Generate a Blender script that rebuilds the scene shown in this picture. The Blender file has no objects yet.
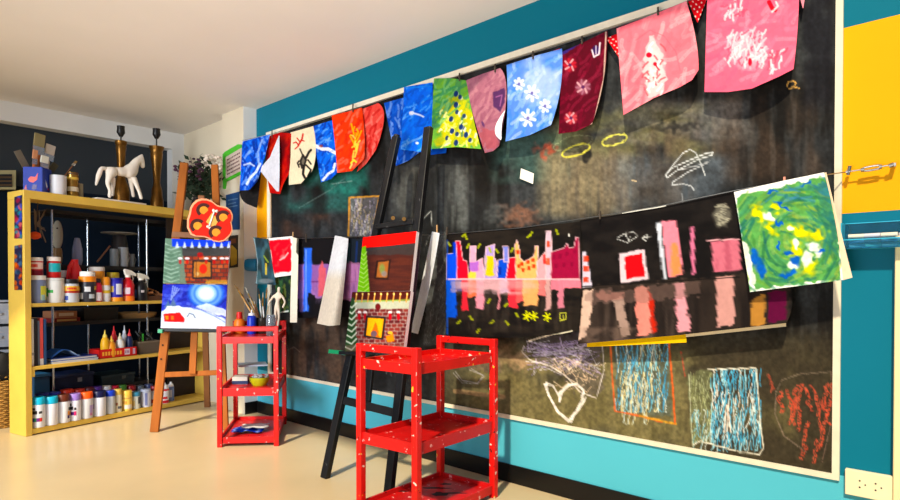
import bpy, bmesh, math, random
import numpy as np
from mathutils import Vector, Matrix

random.seed(7)
C = bpy.context.scene.collection
V = Vector
# ------------------------------------------------------------------ camera model (900 x 500 frame)
F, PX, HOR, TH, H = 590.0, 450.0, 286.0, math.radians(0.75), 1.1
PY = HOR + F * math.tan(TH)
CT, ST = math.cos(TH), math.sin(TH)
CAM = V((0, 0, H))

def ray(px, py):
    x = (px - PX) / F; y = (PY - py) / F
    return V((x, CT + y * ST, y * CT - ST))

def hit(px, py, P, N):
    r = ray(px, py)
    return CAM + r * ((P - CAM).dot(N) / r.dot(N))

def floor_pt(px, py, z=0.0):
    return hit(px, py, V((0, 0, z)), V((0, 0, 1)))

def proj(X, Y, Z):
    """numpy world -> frame coordinates"""
    dz = Z - H
    f = Y * CT - dz * ST
    u = Y * ST + dz * CT
    return PX + F * X / f, PY - F * u / f

# board wall: UW runs along the wall to the right, NW points into the room
WB = floor_pt(500, 479)
_d = ray(-200, HOR); _d.z = 0; _d.normalize()
UW = -_d
NW = V((-UW.y, UW.x, 0))
if NW.y > 0: NW = -NW
ZV = V((0, 0, 1))

def W(px, py, off=0.0):
    return hit(px, py, WB + NW * off, NW)

def wu(px, off=0.0):
    return (W(px, HOR, off) - WB).dot(UW)

def WP(u, z, off=0.0):
    return WB + UW * u + ZV * z + NW * off

# shelf unit: SA runs along its front, SB into its depth
S0 = floor_pt(26, 437)
_s = ray(787, HOR); _s.z = 0; _s.normalize()
SA = _s
SB = V((-SA.y, SA.x, 0))
def Sp(px, py, b=0.0):
    return hit(px, py, S0 + SB * b, SB)
def Sl(a, b, z):
    return S0 + SA * a + SB * b + ZV * z
def sa(px, b):
    return (Sp(px, HOR, b) - S0).dot(SA)

# ------------------------------------------------------------------ colour and materials
def lin(c):
    c = np.asarray(c, dtype=float) / 255.0
    return np.where(c <= 0.04045, c / 12.92, ((c + 0.055) / 1.055) ** 2.4)
def lin4(c):
    l = lin(c); return (float(l[0]), float(l[1]), float(l[2]), 1.0)

_m = {}
def mat(name, col, rough=0.5, metal=0.0, var=0.12, scale=12.0, bump=0.0, speck=None, spec=0.3, alpha=1.0, trans=0.0, stretch=None):
    if name in _m: return _m[name]
    m = bpy.data.materials.new(name); m.use_nodes = True
    nt = m.node_tree; N = nt.nodes; L = nt.links
    bs = N['Principled BSDF']
    bs.inputs['Roughness'].default_value = rough
    bs.inputs['Metallic'].default_value = metal
    bs.inputs['Specular IOR Level'].default_value = spec
    if trans: bs.inputs['Transmission Weight'].default_value = trans
    if alpha < 1: bs.inputs['Alpha'].default_value = alpha
    tc = N.new('ShaderNodeTexCoord'); mp = N.new('ShaderNodeMapping')
    if stretch: mp.inputs['Scale'].default_value = stretch
    L.new(tc.outputs['Object'], mp.inputs['Vector'])
    nz = N.new('ShaderNodeTexNoise'); nz.inputs['Scale'].default_value = scale; nz.inputs['Detail'].default_value = 4
    L.new(mp.outputs['Vector'], nz.inputs['Vector'])
    cr = N.new('ShaderNodeValToRGB')
    c = lin(col)
    lo = c * (1 - var); hi = np.minimum(c * (1 + var), 1)
    cr.color_ramp.elements[0].position = 0.3; cr.color_ramp.elements[1].position = 0.7
    cr.color_ramp.elements[0].color = (*map(float, lo), 1); cr.color_ramp.elements[1].color = (*map(float, hi), 1)
    L.new(nz.outputs['Fac'], cr.inputs['Fac'])
    out = cr.outputs['Color']
    if speck:
        for k, (sc, thr, scale2) in enumerate(speck):
            n2 = N.new('ShaderNodeTexNoise'); n2.inputs['Scale'].default_value = scale2; n2.inputs['Detail'].default_value = 2
            n2.noise_dimensions = '4D'; n2.inputs['W'].default_value = 3.1 * k + 1
            L.new(mp.outputs['Vector'], n2.inputs['Vector'])
            r2 = N.new('ShaderNodeValToRGB'); r2.color_ramp.elements[0].position = thr; r2.color_ramp.elements[1].position = thr + 0.03
            L.new(n2.outputs['Fac'], r2.inputs['Fac'])
            mx = N.new('ShaderNodeMix'); mx.data_type = 'RGBA'
            L.new(r2.outputs['Color'], mx.inputs['Factor']); L.new(out, mx.inputs['A']); mx.inputs['B'].default_value = lin4(sc)
            out = mx.outputs['Result']
    L.new(out, bs.inputs['Base Color'])
    if bump:
        bp = N.new('ShaderNodeBump'); bp.inputs['Strength'].default_value = bump; bp.inputs['Distance'].default_value = 0.01
        L.new(nz.outputs['Fac'], bp.inputs['Height']); L.new(bp.outputs['Normal'], bs.inputs['Normal'])
    _m[name] = m
    return m

def paint_mat(name, back=None, rough=0.75, noise=0.12, scale=60.0):
    """painted surface: colours from the 'Col' attribute, brush grain from noise, plain paper on the back"""
    if name in _m: return _m[name]
    m = bpy.data.materials.new(name); m.use_nodes = True
    nt = m.node_tree; N = nt.nodes; L = nt.links
    bs = N['Principled BSDF']; bs.inputs['Roughness'].default_value = rough; bs.inputs['Specular IOR Level'].default_value = 0.08
    at = N.new('ShaderNodeAttribute'); at.attribute_name = 'Col'
    tc = N.new('ShaderNodeTexCoord')
    nz = N.new('ShaderNodeTexNoise'); nz.inputs['Scale'].default_value = scale; nz.inputs['Detail'].default_value = 3
    L.new(tc.outputs['Object'], nz.inputs['Vector'])
    mr = N.new('ShaderNodeMapRange'); mr.inputs['From Min'].default_value = 0.3; mr.inputs['From Max'].default_value = 0.7
    mr.inputs['To Min'].default_value = 1 - noise; mr.inputs['To Max'].default_value = 1 + noise
    L.new(nz.outputs['Fac'], mr.inputs['Value'])
    hs = N.new('ShaderNodeHueSaturation'); L.new(at.outputs['Color'], hs.inputs['Color']); L.new(mr.outputs['Result'], hs.inputs['Value']); hs.inputs['Saturation'].default_value = 1.06
    out = hs.outputs['Color']
    if back:
        ge = N.new('ShaderNodeNewGeometry'); mx = N.new('ShaderNodeMix'); mx.data_type = 'RGBA'
        L.new(ge.outputs['Backfacing'], mx.inputs['Factor']); L.new(out, mx.inputs['A']); mx.inputs['B'].default_value = lin4(back)
        out = mx.outputs['Result']
    L.new(out, bs.inputs['Base Color'])
    _m[name] = m
    return m

# ------------------------------------------------------------------ object helpers
def link(name, me, parent=None, loc=None):
    o = bpy.data.objects.new(name, me); C.objects.link(o)
    if parent is not None: o.parent = parent
    if loc is not None: o.location = loc
    return o

def tag(o, label, cat, group=None, kind=None):
    if label: o['label'] = label
    if cat: o['category'] = cat
    if group: o['group'] = group
    if kind: o['kind'] = kind
    return o

def thing(name, loc, label, cat, group=None):
    o = link(name, None, None, loc); o.empty_display_size = 0.05
    return tag(o, label, cat, group)

def rootloc(o):
    p = V((0, 0, 0))
    while o is not None:
        p = p + o.location; o = o.parent
    return p

class MB:
    def __init__(s): s.b = bmesh.new()
    def _f(s, vs, smooth=False):
        try:
            f = s.b.faces.new(vs); f.smooth = smooth
        except ValueError: pass
    def box(s, c, ex, ey, ez):
        """ex, ey, ez: half-extent vectors"""
        vs = [s.b.verts.new(c + ex * i + ey * j + ez * k) for i in (-1, 1) for j in (-1, 1) for k in (-1, 1)]
        for q in ((0,1,3,2),(4,6,7,5),(0,4,5,1),(2,3,7,6),(0,2,6,4),(1,5,7,3)): s._f([vs[i] for i in q])
        return s
    def bar(s, p0, p1, w, h, side=None):
        d = (p1 - p0); L = d.length; d = d / L
        if side is None:
            side = d.cross(ZV)
            if side.length < 1e-3: side = V((1, 0, 0))
        side = (side - d * side.dot(d)).normalized()
        up = d.cross(side)
        return s.box((p0 + p1) / 2, d * (L / 2), side * (w / 2), up * (h / 2))
    def rings(s, rings, cap0=True, cap1=True, smooth=True, closed=False):
        R = [[s.b.verts.new(p) for p in r] for r in rings]
        n = len(R[0])
        for a, b in zip(R[:-1], R[1:]):
            for i in range(n): s._f([a[i], a[(i+1) % n], b[(i+1) % n], b[i]], smooth)
        if cap0: s._f(R[0][::-1])
        if cap1: s._f(R[-1])
        return s
    def lathe(s, base, prof, seg=20, axis=None, cap0=True, cap1=True, sx=1.0):
        ax = (axis or ZV).normalized()
        x = ax.orthogonal().normalized() if abs(ax.z) < 0.99 else V((1, 0, 0))
        y = ax.cross(x).normalized()
        rg = [[base + ax * z + (x * math.cos(2*math.pi*i/seg) * sx + y * math.sin(2*math.pi*i/seg)) * max(r, 1e-4) for i in range(seg)] for r, z in prof]
        return s.rings(rg, cap0, cap1)
    def cyl(s, p0, p1, r0, r1=None, seg=14):
        r1 = r0 if r1 is None else r1
        return s.lathe(p0, [(r0, 0), (r1, (p1 - p0).length)], seg, p1 - p0)
    def tube(s, pts, r, seg=8):
        rs = r if isinstance(r, (list, tuple)) else [r] * len(pts)
        rg = []
        prev = None
        for i, p in enumerate(pts):
            t = (pts[min(i+1, len(pts)-1)] - pts[max(i-1, 0)]).normalized()
            if prev is None: x = t.orthogonal().normalized()
            else:
                x = (prev - t * prev.dot(t)).normalized()
            prev = x; y = t.cross(x)
            rg.append([p + (x * math.cos(2*math.pi*k/seg) + y * math.sin(2*math.pi*k/seg)) * rs[i] for k in range(seg)])
        return s.rings(rg)
    def prism(s, pts, t):
        a = [s.b.verts.new(p) for p in pts]; b = [s.b.verts.new(p + t) for p in pts]
        n = len(a)
        s._f(a[::-1]); s._f(b)
        for i in range(n): s._f([a[i], a[(i+1) % n], b[(i+1) % n], b[i]])
        return s
    def quad(s, *p):
        s._f([s.b.verts.new(q) for q in p]); return s
    def ball(s, c, r, sx=(1, 1, 1), seg=14):
        M = Matrix.Translation(c) @ Matrix.Diagonal((r*sx[0], r*sx[1], r*sx[2], 1))
        g = bmesh.ops.create_uvsphere(s.b, u_segments=seg, v_segments=max(6, seg*2//3), radius=1, matrix=M)
        for v in g['verts']:
            for f in v.link_faces: f.smooth = True
        return s
    def build(s, name, m, parent=None, label=None, cat=None, group=None, kind=None, bevel=0.0, origin=None, recalc=True):
        if recalc: bmesh.ops.recalc_face_normals(s.b, faces=s.b.faces)
        if parent is not None: off = rootloc(parent)
        elif origin is not None: off = origin
        else:
            co = [v.co for v in s.b.verts]
            off = V((sum(c.x for c in co)/len(co), sum(c.y for c in co)/len(co), min(c.z for c in co)))
        bmesh.ops.translate(s.b, vec=-off, verts=s.b.verts)
        me = bpy.data.meshes.new(name); s.b.to_mesh(me); s.b.free()
        me.materials.append(m)
        o = link(name, me, parent, None if parent is not None else off)
        try: me.set_sharp_from_angle(angle=math.radians(40))
        except Exception: pass
        if bevel:
            bv = o.modifiers.new('bevel', 'BEVEL'); bv.width = bevel; bv.segments = 2; bv.limit_method = 'ANGLE'
        return tag(o, label, cat, group, kind)

# ------------------------------------------------------------------ painting on vertex grids (coordinates in photo pixels)
_tab = np.random.RandomState(3).rand(8, 64, 64)
def vn(x, y, seed=0):
    t = _tab[seed % 8]
    x = x + 17.3 * seed; y = y + 9.1 * seed
    xi = np.floor(x).astype(int); yi = np.floor(y).astype(int)
    fx = x - xi; fy = y - yi
    fx = fx*fx*(3-2*fx); fy = fy*fy*(3-2*fy)
    g = lambda a, b: t[(a) & 63, (b) & 63]
    return (g(xi,yi)*(1-fx)+g(xi+1,yi)*fx)*(1-fy)+(g(xi,yi+1)*(1-fx)+g(xi+1,yi+1)*fx)*fy
def fbm(x, y, seed=0):
    return (vn(x, y, seed) + 0.5*vn(2*x, 2*y, seed+1) + 0.25*vn(4*x, 4*y, seed+2)) / 1.75
def sst(a, b, x):
    t = np.clip((x-a)/(b-a), 0, 1); return t*t*(3-2*t)

class Paint:
    def __init__(s, X, Y, base):
        s.sh = X.shape; s.X = X.ravel(); s.Y = Y.ravel()
        s.C = np.empty((s.X.size, 3)); s.C[:] = base
        s.rs = np.random.RandomState(11)
    def _in(s, x0, x1, y0, y1):
        return np.nonzero((s.X > x0) & (s.X < x1) & (s.Y > y0) & (s.Y < y1))[0]
    def mix(s, idx, m, col):
        m = np.clip(m, 0, 1)[:, None]
        s.C[idx] = s.C[idx]*(1-m) + np.asarray(col, float)*m
    def poly(s, pts, col, a=1.0, w=0.0, ws=4.0):
        p = np.array(pts, float); pad = w + 1
        idx = s._in(p[:,0].min()-pad, p[:,0].max()+pad, p[:,1].min()-pad, p[:,1].max()+pad)
        if idx.size == 0: return s
        x = s.X[idx]; y = s.Y[idx]
        if w:
            x, y = x + (vn(x/ws, y/ws, 2)-.5)*2*w, y + (vn(x/ws, y/ws, 5)-.5)*2*w
        cov = np.zeros(x.shape)
        n = len(p)
        for ox, oy in ((-.45, -.2), (.2, -.45), (.45, .2), (-.2, .45)):
            xs = x+ox; ys = y+oy
            ins = np.zeros(x.shape, bool)
            for i in range(n):
                x0, y0 = p[i]; x1, y1 = p[(i+1) % n]
                if y0 == y1: continue
                ins ^= ((y0 > ys) != (y1 > ys)) & (xs < (x1-x0)*(ys-y0)/(y1-y0)+x0)
            cov += ins
        s.mix(idx, cov*a/4, col); return s
    def rect(s, x0, y0, x1, y1, col, a=1.0, w=0.0): return s.poly([(x0,y0),(x1,y0),(x1,y1),(x0,y1)], col, a, w)
    def blob(s, cx, cy, rx, ry, col, a=1.0, soft=0.4, rot=0.0, w=0.0, ws=4.0):
        R = max(rx, ry)*1.1 + w + 1
        idx = s._in(cx-R, cx+R, cy-R, cy+R)
        if idx.size == 0: return s
        x = s.X[idx]; y = s.Y[idx]
        if w: x, y = x + (vn(x/ws, y/ws, 2)-.5)*2*w, y + (vn(x/ws, y/ws, 5)-.5)*2*w
        c, q = math.cos(rot), math.sin(rot)
        dx = x-cx; dy = y-cy
        r = np.sqrt(((dx*c+dy*q)/rx)**2 + ((-dx*q+dy*c)/ry)**2)
        s.mix(idx, a*(1-sst(1-soft, 1.0, r)), col); return s
    def line(s, pts, wd, col, a=1.0, rough=0.0, soft=0.7):
        p = np.array(pts, float); pad = wd + 1.5
        idx = s._in(p[:,0].min()-pad, p[:,0].max()+pad, p[:,1].min()-pad, p[:,1].max()+pad)
        if idx.size == 0: return s
        x = s.X[idx]; y = s.Y[idx]; D = np.full(x.shape, 1e9)
        for (x0,y0),(x1,y1) in zip(p[:-1], p[1:]):
            dx, dy = x1-x0, y1-y0; L2 = dx*dx+dy*dy+1e-9
            t = np.clip(((x-x0)*dx+(y-y0)*dy)/L2, 0, 1)
            D = np.minimum(D, np.hypot(x-x0-t*dx, y-y0-t*dy))
        m = a*(1-sst(wd/2-soft*.5, wd/2+soft*.5, D))
        if rough: m = m*sst(rough-.25, rough+.1, vn(x*.9, y*.9, 4)*.6+vn(x*2.1, y*2.1, 6)*.4)
        s.mix(idx, m, col); return s
    def streak(s, col, a, sx, sy, seed=0, thr=.5, wid=.2, box=None, poly=None):
        idx = s._in(*(box or (-1e9, 1e9, -1e9, 1e9)))
        if idx.size == 0: return s
        x = s.X[idx]; y = s.Y[idx]
        m = a*sst(thr-wid, thr+wid, fbm(x/sx, y/sy, seed))
        if box:
            ex = np.minimum(x-box[0], box[1]-x); ey = np.minimum(y-box[2], box[3]-y)
            m = m*np.clip(ex/(.15*(box[1]-box[0])), 0, 1)*np.clip(ey/(.15*(box[3]-box[2])), 0, 1)
        s.mix(idx, m, col); return s
    def hatch(s, box, n, col, wd=.8, a=.8, rough=.4, ang=90, length=None, jit=2.0):
        x0, x1, y0, y1 = box
        for k in range(n):
            cx = x0+(x1-x0)*s.rs.rand(); cy = y0+(y1-y0)*s.rs.rand()
            L = (length or (y1-y0))*(.4+.6*s.rs.rand()); t = math.radians(ang+s.rs.randn()*8)
            pts = []
            for q in (-.5, -.2, .2, .5):
                pts.append((min(max(cx+math.cos(t)*L*q+s.rs.randn()*jit*.4, x0), x1), min(max(cy-math.sin(t)*L*q, y0), y1)))
            c = col[k % len(col)] if isinstance(col[0], (tuple, list)) else col
            s.line(pts, wd, c, a, rough)
        return s
    def scrawl(s, pts, n, jit, wd, col, a=.8, rough=.35):
        p = np.array(pts, float)
        for k in range(n): s.line(p + s.rs.randn(*p.shape)*jit, wd, col, a, rough)
        return s
    def tex(s, amp, sx, sy, seed=0):
        k = 1 + amp*2*(fbm(s.X/sx, s.Y/sy, seed)-.5)
        s.C *= k[:, None]; return s

def grid_obj(name, P, col, m, parent=None, label=None, cat=None, group=None, kind=None, thick=0.0):
    """P: (r, c, 3) world points; col: (r*c, 3) sRGB 0..255"""
    r, c = P.shape[:2]
    co = P.reshape(-1, 3).copy()
    if parent is not None: off = np.array(rootloc(parent))
    else: off = np.array([co[:,0].mean(), co[:,1].mean(), co[:,2].min()])
    co -= off
    idx = np.arange(r*c).reshape(r, c)
    q = np.stack([idx[:-1,:-1], idx[1:,:-1], idx[1:,1:], idx[:-1,1:]], -1).reshape(-1, 4)
    me = bpy.data.meshes.new(name)
    me.vertices.add(r*c); me.vertices.foreach_set('co', co.astype(np.float32).ravel())
    nq = len(q)
    me.loops.add(nq*4); me.loops.foreach_set('vertex_index', q.astype(np.int32).ravel())
    me.polygons.add(nq); me.polygons.foreach_set('loop_start', np.arange(0, nq*4, 4, dtype=np.int32))
    try: me.polygons.foreach_set('loop_total', np.full(nq, 4, dtype=np.int32))
    except Exception: pass
    me.polygons.foreach_set('use_smooth', np.ones(nq, dtype=bool))
    me.update(calc_edges=True)
    at = me.color_attributes.new('Col', 'FLOAT_COLOR', 'POINT')
    L = lin(np.clip(col, 0, 255)); L = np.concatenate([L, np.ones((len(L), 1))], 1)
    at.data.foreach_set('color', L.astype(np.float32).ravel())
    me.materials.append(m)
    o = link(name, me, parent, None if parent is not None else V(off))
    if thick:
        sm = o.modifiers.new('thick', 'SOLIDIFY'); sm.thickness = thick; sm.offset = -1
    return tag(o, label, cat, group, kind)

def resample(pts, n):
    p = np.array([(q + (0,))[:3] if len(q) == 2 else q for q in pts], float)
    t = np.linspace(0, 1, len(p)); tt = np.linspace(0, 1, n)
    return np.stack([np.interp(tt, t, p[:, k]) for k in range(p.shape[1])], 1)

def sheet(name, rows, offs, paint, m, base=(255,255,255), curve=0.0, surf=None, nu=None, nv=None, px_grid=None, vs=None, **kw):
    """a hung sheet: rows of photo-pixel polylines from top to bottom, each at its distance from the wall"""
    rows2 = [resample(r, 40) for r in rows]
    wpx = max(np.hypot(*(r[-1]-r[0])[:2]) for r in rows2); hpx = np.hypot(*(rows2[-1][0]-rows2[0][0])[:2])
    nu = nu or int(min(110, max(10, wpx*1.5))); nv = nv or int(min(130, max(10, hpx*1.5)))
    R = np.stack([resample(r, nu) for r in rows])               # rows, nu, 3
    for k in range(len(rows)): R[k, :, 2] += offs[k]
    tv = np.linspace(0, 1, nv)
    kv = np.linspace(0, 1, len(rows)) if vs is None else np.array(vs)
    G = np.empty((nv, nu, 3))
    if len(rows) == 3 and vs is None:      # smooth quadratic through the three rows
        t = tv[:, None, None]
        G = R[0]*(2*(t-.5)*(t-1)) + R[1]*(-4*t*(t-1)) + R[2]*(2*t*(t-.5))
    else:
        for i in range(nu):
            for j in range(3): G[:, i, j] = np.interp(tv, kv, R[:, i, j])
    uu = np.linspace(0, 1, nu)[None, :]; 
    off = G[..., 2] + curve*np.sin(np.pi*uu)*(0.25+0.75*tv[:, None])
    S = surf or W
    P = np.array([[tuple(S(G[j,i,0], G[j,i,1], off[j,i])) for i in range(nu)] for j in range(nv)])
    pt = Paint(G[..., 0], G[..., 1], base)
    if paint: paint(pt)
    return grid_obj(name, P, pt.C, m, **kw)
# ================================================================== the room
ZC = W(505, 13.2).z
def zone_mat(name, bands, rough=0.5, var=0.06):
    """paint bands by height: list of (z_from, colour)"""
    m = bpy.data.materials.new(name); m.use_nodes = True
    nt = m.node_tree; N = nt.nodes; L = nt.links; bs = N['Principled BSDF']; bs.inputs['Roughness'].default_value = rough
    bs.inputs['Specular IOR Level'].default_value = 0.12
    ge = N.new('ShaderNodeNewGeometry'); sp = N.new('ShaderNodeSeparateXYZ'); L.new(ge.outputs['Position'], sp.inputs['Vector'])
    dv = N.new('ShaderNodeMath'); dv.operation = 'DIVIDE'; L.new(sp.outputs['Z'], dv.inputs[0]); dv.inputs[1].default_value = 4.0
    cr = N.new('ShaderNodeValToRGB'); cr.color_ramp.interpolation = 'CONSTANT'
    for i, (z, c) in enumerate(bands):
        e = cr.color_ramp.elements[i] if i < 2 else cr.color_ramp.elements.new(z/4.0)
        e.position = z/4.0; e.color = lin4(c)
    L.new(dv.outputs[0], cr.inputs['Fac'])
    nz = N.new('ShaderNodeTexNoise'); nz.inputs['Scale'].default_value = 1.7; nz.inputs['Detail'].default_value = 5
    L.new(ge.outputs['Position'], nz.inputs['Vector'])
    mr = N.new('ShaderNodeMapRange'); mr.inputs['To Min'].default_value = 1-var; mr.inputs['To Max'].default_value = 1+var
    L.new(nz.outputs['Fac'], mr.inputs['Value'])
    hs = N.new('ShaderNodeHueSaturation'); L.new(cr.outputs['Color'], hs.inputs['Color']); L.new(mr.outputs['Result'], hs.inputs['Value'])
    L.new(hs.outputs['Color'], bs.inputs['Base Color'])
    return m

def struct(o, name=None): o['kind'] = 'structure'; return o

m_ceil = mat('ceiling_paint', (236, 232, 228), 0.8, var=0.02, scale=1.5)
m_white = mat('white_wall_paint', (222, 222, 220), 0.7, var=0.03, scale=3)
m_cream = mat('cream_wall_paint', (212, 200, 176), 0.7, var=0.03, scale=3)
m_floor = mat('polished_floor', (204, 184, 146), 0.28, var=0.05, scale=2.2, spec=0.45)

uA = wu(257)
WA = WP(uA, 0)
uR = 3.2
# floor and ceiling
struct(MB().prism([V((-7, -2.5, -.1)), V((5, -2.5, -.1)), V((5, 9, -.1)), V((-7, 9, -.1))], V((0, 0, .1))).build('floor', m_floor))
CE = 2.7
struct(MB().prism([V((x, y, ZC)) for x, y in ((-7, CE), (-2.75, CE), (-2.3, 2.25), (-1.75, 1.75), (-1.25, 1.25), (-1.05, 1.75), (-.75, CE), (-.75, 3.14), tuple(WP(uA*0+wu(515), 0, .36).xy), tuple(WP(uR, 0, .36).xy), (6, 9), (-7, 9))], V((0, 0, .12))).build('ceiling', m_ceil))  # out-of-view front outline is shaped to steer sun and shade on the wall

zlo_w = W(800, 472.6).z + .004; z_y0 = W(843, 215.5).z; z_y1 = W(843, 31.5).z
m_teal = zone_mat('teal_yellow_wall_painted_sun', [(0.0, (80, 184, 208)), (zlo_w, (0, 112, 140)), (z_y0, (244, 168, 0)), (z_y1, (0, 106, 130))])  # lowest band is paler: sunlight put into the wall colour
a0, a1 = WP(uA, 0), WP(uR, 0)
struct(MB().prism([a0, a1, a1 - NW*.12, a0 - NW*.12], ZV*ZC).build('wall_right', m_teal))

# baseboard along the board wall and around the pillar foot
m_base = mat('black_baseboard', (16, 15, 15), 0.35, var=0.2, scale=9, speck=[((120, 105, 80), .74, 30)])
zb = W(500, 461.3).z
b0, b1 = WP(uA, 0), WP(uR, 0)
struct(MB().prism([b0, b1, b1 + NW*.012, b0 + NW*.012], ZV*zb).build('baseboard_right', m_base, bevel=.003))

# pillar
Pc = hit(244, HOR, WA, UW); Pc.z = 0
Pl = hit(223, HOR, Pc, NW); Pl.z = 0
def zrow(p, z): return V((p.x, p.y, z))
Pb = WA - UW*((Pc - Pl).length)
struct(MB().prism([WA - NW*.1, Pc, Pl, Pb - NW*.1], ZV*ZC).build('wall_pillar', m_cream))
struct(MB().prism([WA, Pc + UW*.004, Pc + UW*.016 , WA + UW*.012], ZV*zb).build('baseboard_pillar', m_base))
pf = MB()
# paler white layer over the side face of the pillar
struct(MB().prism([WA + UW*.001, Pc + UW*.001, Pc + UW*.003, WA + UW*.003], ZV*ZC).build('trim_1', m_white))

# back of the room: recess wall, column, beam, dark wall
R0 = floor_pt(222, 120, ZC); R1 = floor_pt(186, 134, ZC)
rd = (R0 - R1).normalized(); rn = V((-rd.y, rd.x, 0)); rn = rn if rn.y > 0 else -rn
p0, p1 = zrow(R1 - rd*.3, 0), zrow(R0 + rd*.12, 0)
struct(MB().prism([p0, p1, p1 + rn*.1, p0 + rn*.1], ZV*ZC).build('wall_recess', m_cream))
B1 = floor_pt(172, 132.5, ZC); B0 = floor_pt(0, 100, ZC)
bd = (B1 - B0).normalized(); bn = V((-bd.y, bd.x, 0))
if bn.y < 0: bn = -bn
zbm = hit(66, 131, B0, bn).z
c0 = zrow(B1, 0); c1 = hit(186, HOR, B0, bn); c1.z = 0
struct(MB().prism([c0, c1, c1 + bn*.5, c0 + bn*.5], ZV*ZC).build('wall_column', m_white))
q0, q1 = zrow(B0 - bd*2.2, zbm), zrow(B1, zbm)
struct(MB().prism([q0, q1, q1 + bn*.45, q0 + bn*.45], ZV*(ZC - zbm)).build('trim_beam', m_white))
m_dark = zone_mat('charcoal_and_navy_wall_paint', [(0.0, (8, 22, 36)), (1.95, (52, 58, 64)), (3.5, (52, 58, 64))], 0.7)
d0, d1 = zrow(B0 - bd*2.2 + bn*.12, 0), zrow(B1 + bn*.12, 0)
struct(MB().prism([d0, d1, d1 + bn*.1, d0 + bn*.1], ZV*(ZC-.01)).build('wall_back', m_dark))

# cream jamb at the right end of the wall
uj = wu(895.5)
zj = W(897, 236).z
m_jamb = mat('cream_jamb_paint', (240, 226, 176), 0.5, var=0.03)
struct(MB().prism([WP(uj, 0, .0), WP(uj + .12, 0, .0), WP(uj + .12, 0, .03), WP(uj, 0, .03)], ZV*zj).build('trim_2', m_jamb, bevel=.004))

# ================================================================== blackboard
zt = W(655, 14.4).z; zbb = W(800, 467).z
ub0, ub1 = wu(271.5), wu(834)
board = thing('blackboard', WP((ub0+ub1)/2, zbb), 'large wall-mounted blackboard covered in chalk drawings, with thin cream trim around it', 'blackboard')
nx, ny = 560, 360
us = np.array([wu(x, .006) for x in np.linspace(271.5, 834, nx)])
zs = np.linspace(zt, zbb, ny)
P = np.empty((ny, nx, 3))
base = np.array(WB + NW*.006)
P[:] = base + us[None, :, None]*np.array(UW) + zs[:, None, None]*np.array([0, 0, 1.0])
P[..., 2] -= WB.z
PXX, PYY = proj(P[..., 0], P[..., 1], P[..., 2])
bp = Paint(PXX, PYY, (27, 28, 29))

# --- ground tones: wiped chalk, old paint, dark streaks and painted sunlight
bp.streak((50, 53, 56), .8, 34, 50, 1, .5, .2)
bp.streak((20, 18, 16), .8, 40, 60, 3, .55, .15)
bp.streak((70, 74, 76), .4, 7, 40, 2, .55, .15)
bp.streak((104, 97, 64), .95, 60, 30, 5, .2, .25, box=(420, 860, 330, 540)); bp.streak((52, 46, 36), .9, 40, 60, 1, .25, .2, box=(680, 870, 320, 540))  # olive lift imitates sunlight on the lower board
bp.streak((128, 120, 84), .5, 10, 50, 6, .5, .2, box=(440, 720, 340, 500))
bp.streak((60, 46, 36), .8, 26, 50, 4, .42, .2, box=(275, 350, 312, 400))
bp.streak((98, 74, 58), .5, 5, 40, 2, .5, .15, box=(280, 350, 315, 392))
bp.streak((44, 96, 88), .75, 26, 22, 3, .36, .2, box=(278, 362, 160, 215))
bp.streak((40, 130, 112), .5, 16, 14, 1, .45, .2, box=(318, 372, 160, 198))
bp.streak((60, 96, 88), .55, 24, 20, 3, .38, .2, box=(486, 580, 128, 186))
bp.streak((120, 118, 74), .6, 30, 14, 4, .4, .22, box=(540, 720, 100, 165))
bp.streak((126, 116, 92), .75, 9, 60, 2, .32, .25, box=(532, 640, 146, 222))
bp.streak((150, 136, 104), .4, 4, 60, 5, .48, .18, box=(536, 636, 150, 222))
bp.streak((104, 116, 128), .55, 36, 20, 6, .38, .25, box=(600, 740, 150, 226))
bp.streak((128, 98, 76), .3, 16, 60, 1, .55, .2, box=(716, 834, 84, 190))
bp.streak((110, 86, 64), .35, 10, 60, 7, .5, .2, box=(640, 740, 92, 160))
bp.streak((130, 128, 126), .45, 30, 12, 2, .42, .2, box=(610, 760, 96, 150))
bp.streak((92, 60, 46), .5, 20, 20, 4, .5, .2, box=(278, 335, 212, 240))
bp.streak((92, 78, 66), .4, 8, 40, 4, .45, .2, box=(560, 700, 120, 230))
bp.blob(545, 150, 16, 10, (176, 74, 58), .7, .9, 0, 6)
bp.blob(520, 216, 28, 16, (140, 96, 76), .7, .9, 0, 7)
bp.blob(500, 352, 30, 18, (170, 138, 110), .45, .9, 0, 8)
bp.blob(520, 362, 15, 13, (210, 170, 138), .6, .9, 0.6, 6)
bp.blob(500, 214, 20, 12, (92, 96, 96), .5, .9, 0, 6)
bp.blob(680, 126, 40, 8, (20, 20, 22), .6, .8, -.12, 5)  # dark streak below the pink paintings
bp.blob(586, 156, 8, 9, (28, 28, 28), .9, .7, .4, 3)
bp.streak((20, 20, 26), .7, 30, 30, 2, .4, .2, box=(800, 834, -50, 120))  # blue-black streak beside the large pink painting
# gray wiped columns beside the black easel
bp.poly([(432, 232), (448, 232), (447, 342), (424, 345)], (92, 96, 98), .65, 2)
bp.hatch((424, 447, 236, 344), 60, [(150, 150, 150), (40, 40, 44)], .7, .5, .45, 70, 20)
bp.streak((118, 122, 118), .5, 6, 40, 3, .45, .2, box=(438, 470, 156, 236))
bp.streak((120, 122, 118), .35, 6, 40, 6, .45, .2, box=(386, 420, 150, 226))
# white and teal rubbed lines
bp.line([(299, 208), (330, 190), (345, 178)], 1.2, (110, 130, 124), .5, .4)
bp.line([(332, 184), (352, 181)], 1.0, (150, 160, 150), .6, .3)
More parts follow.
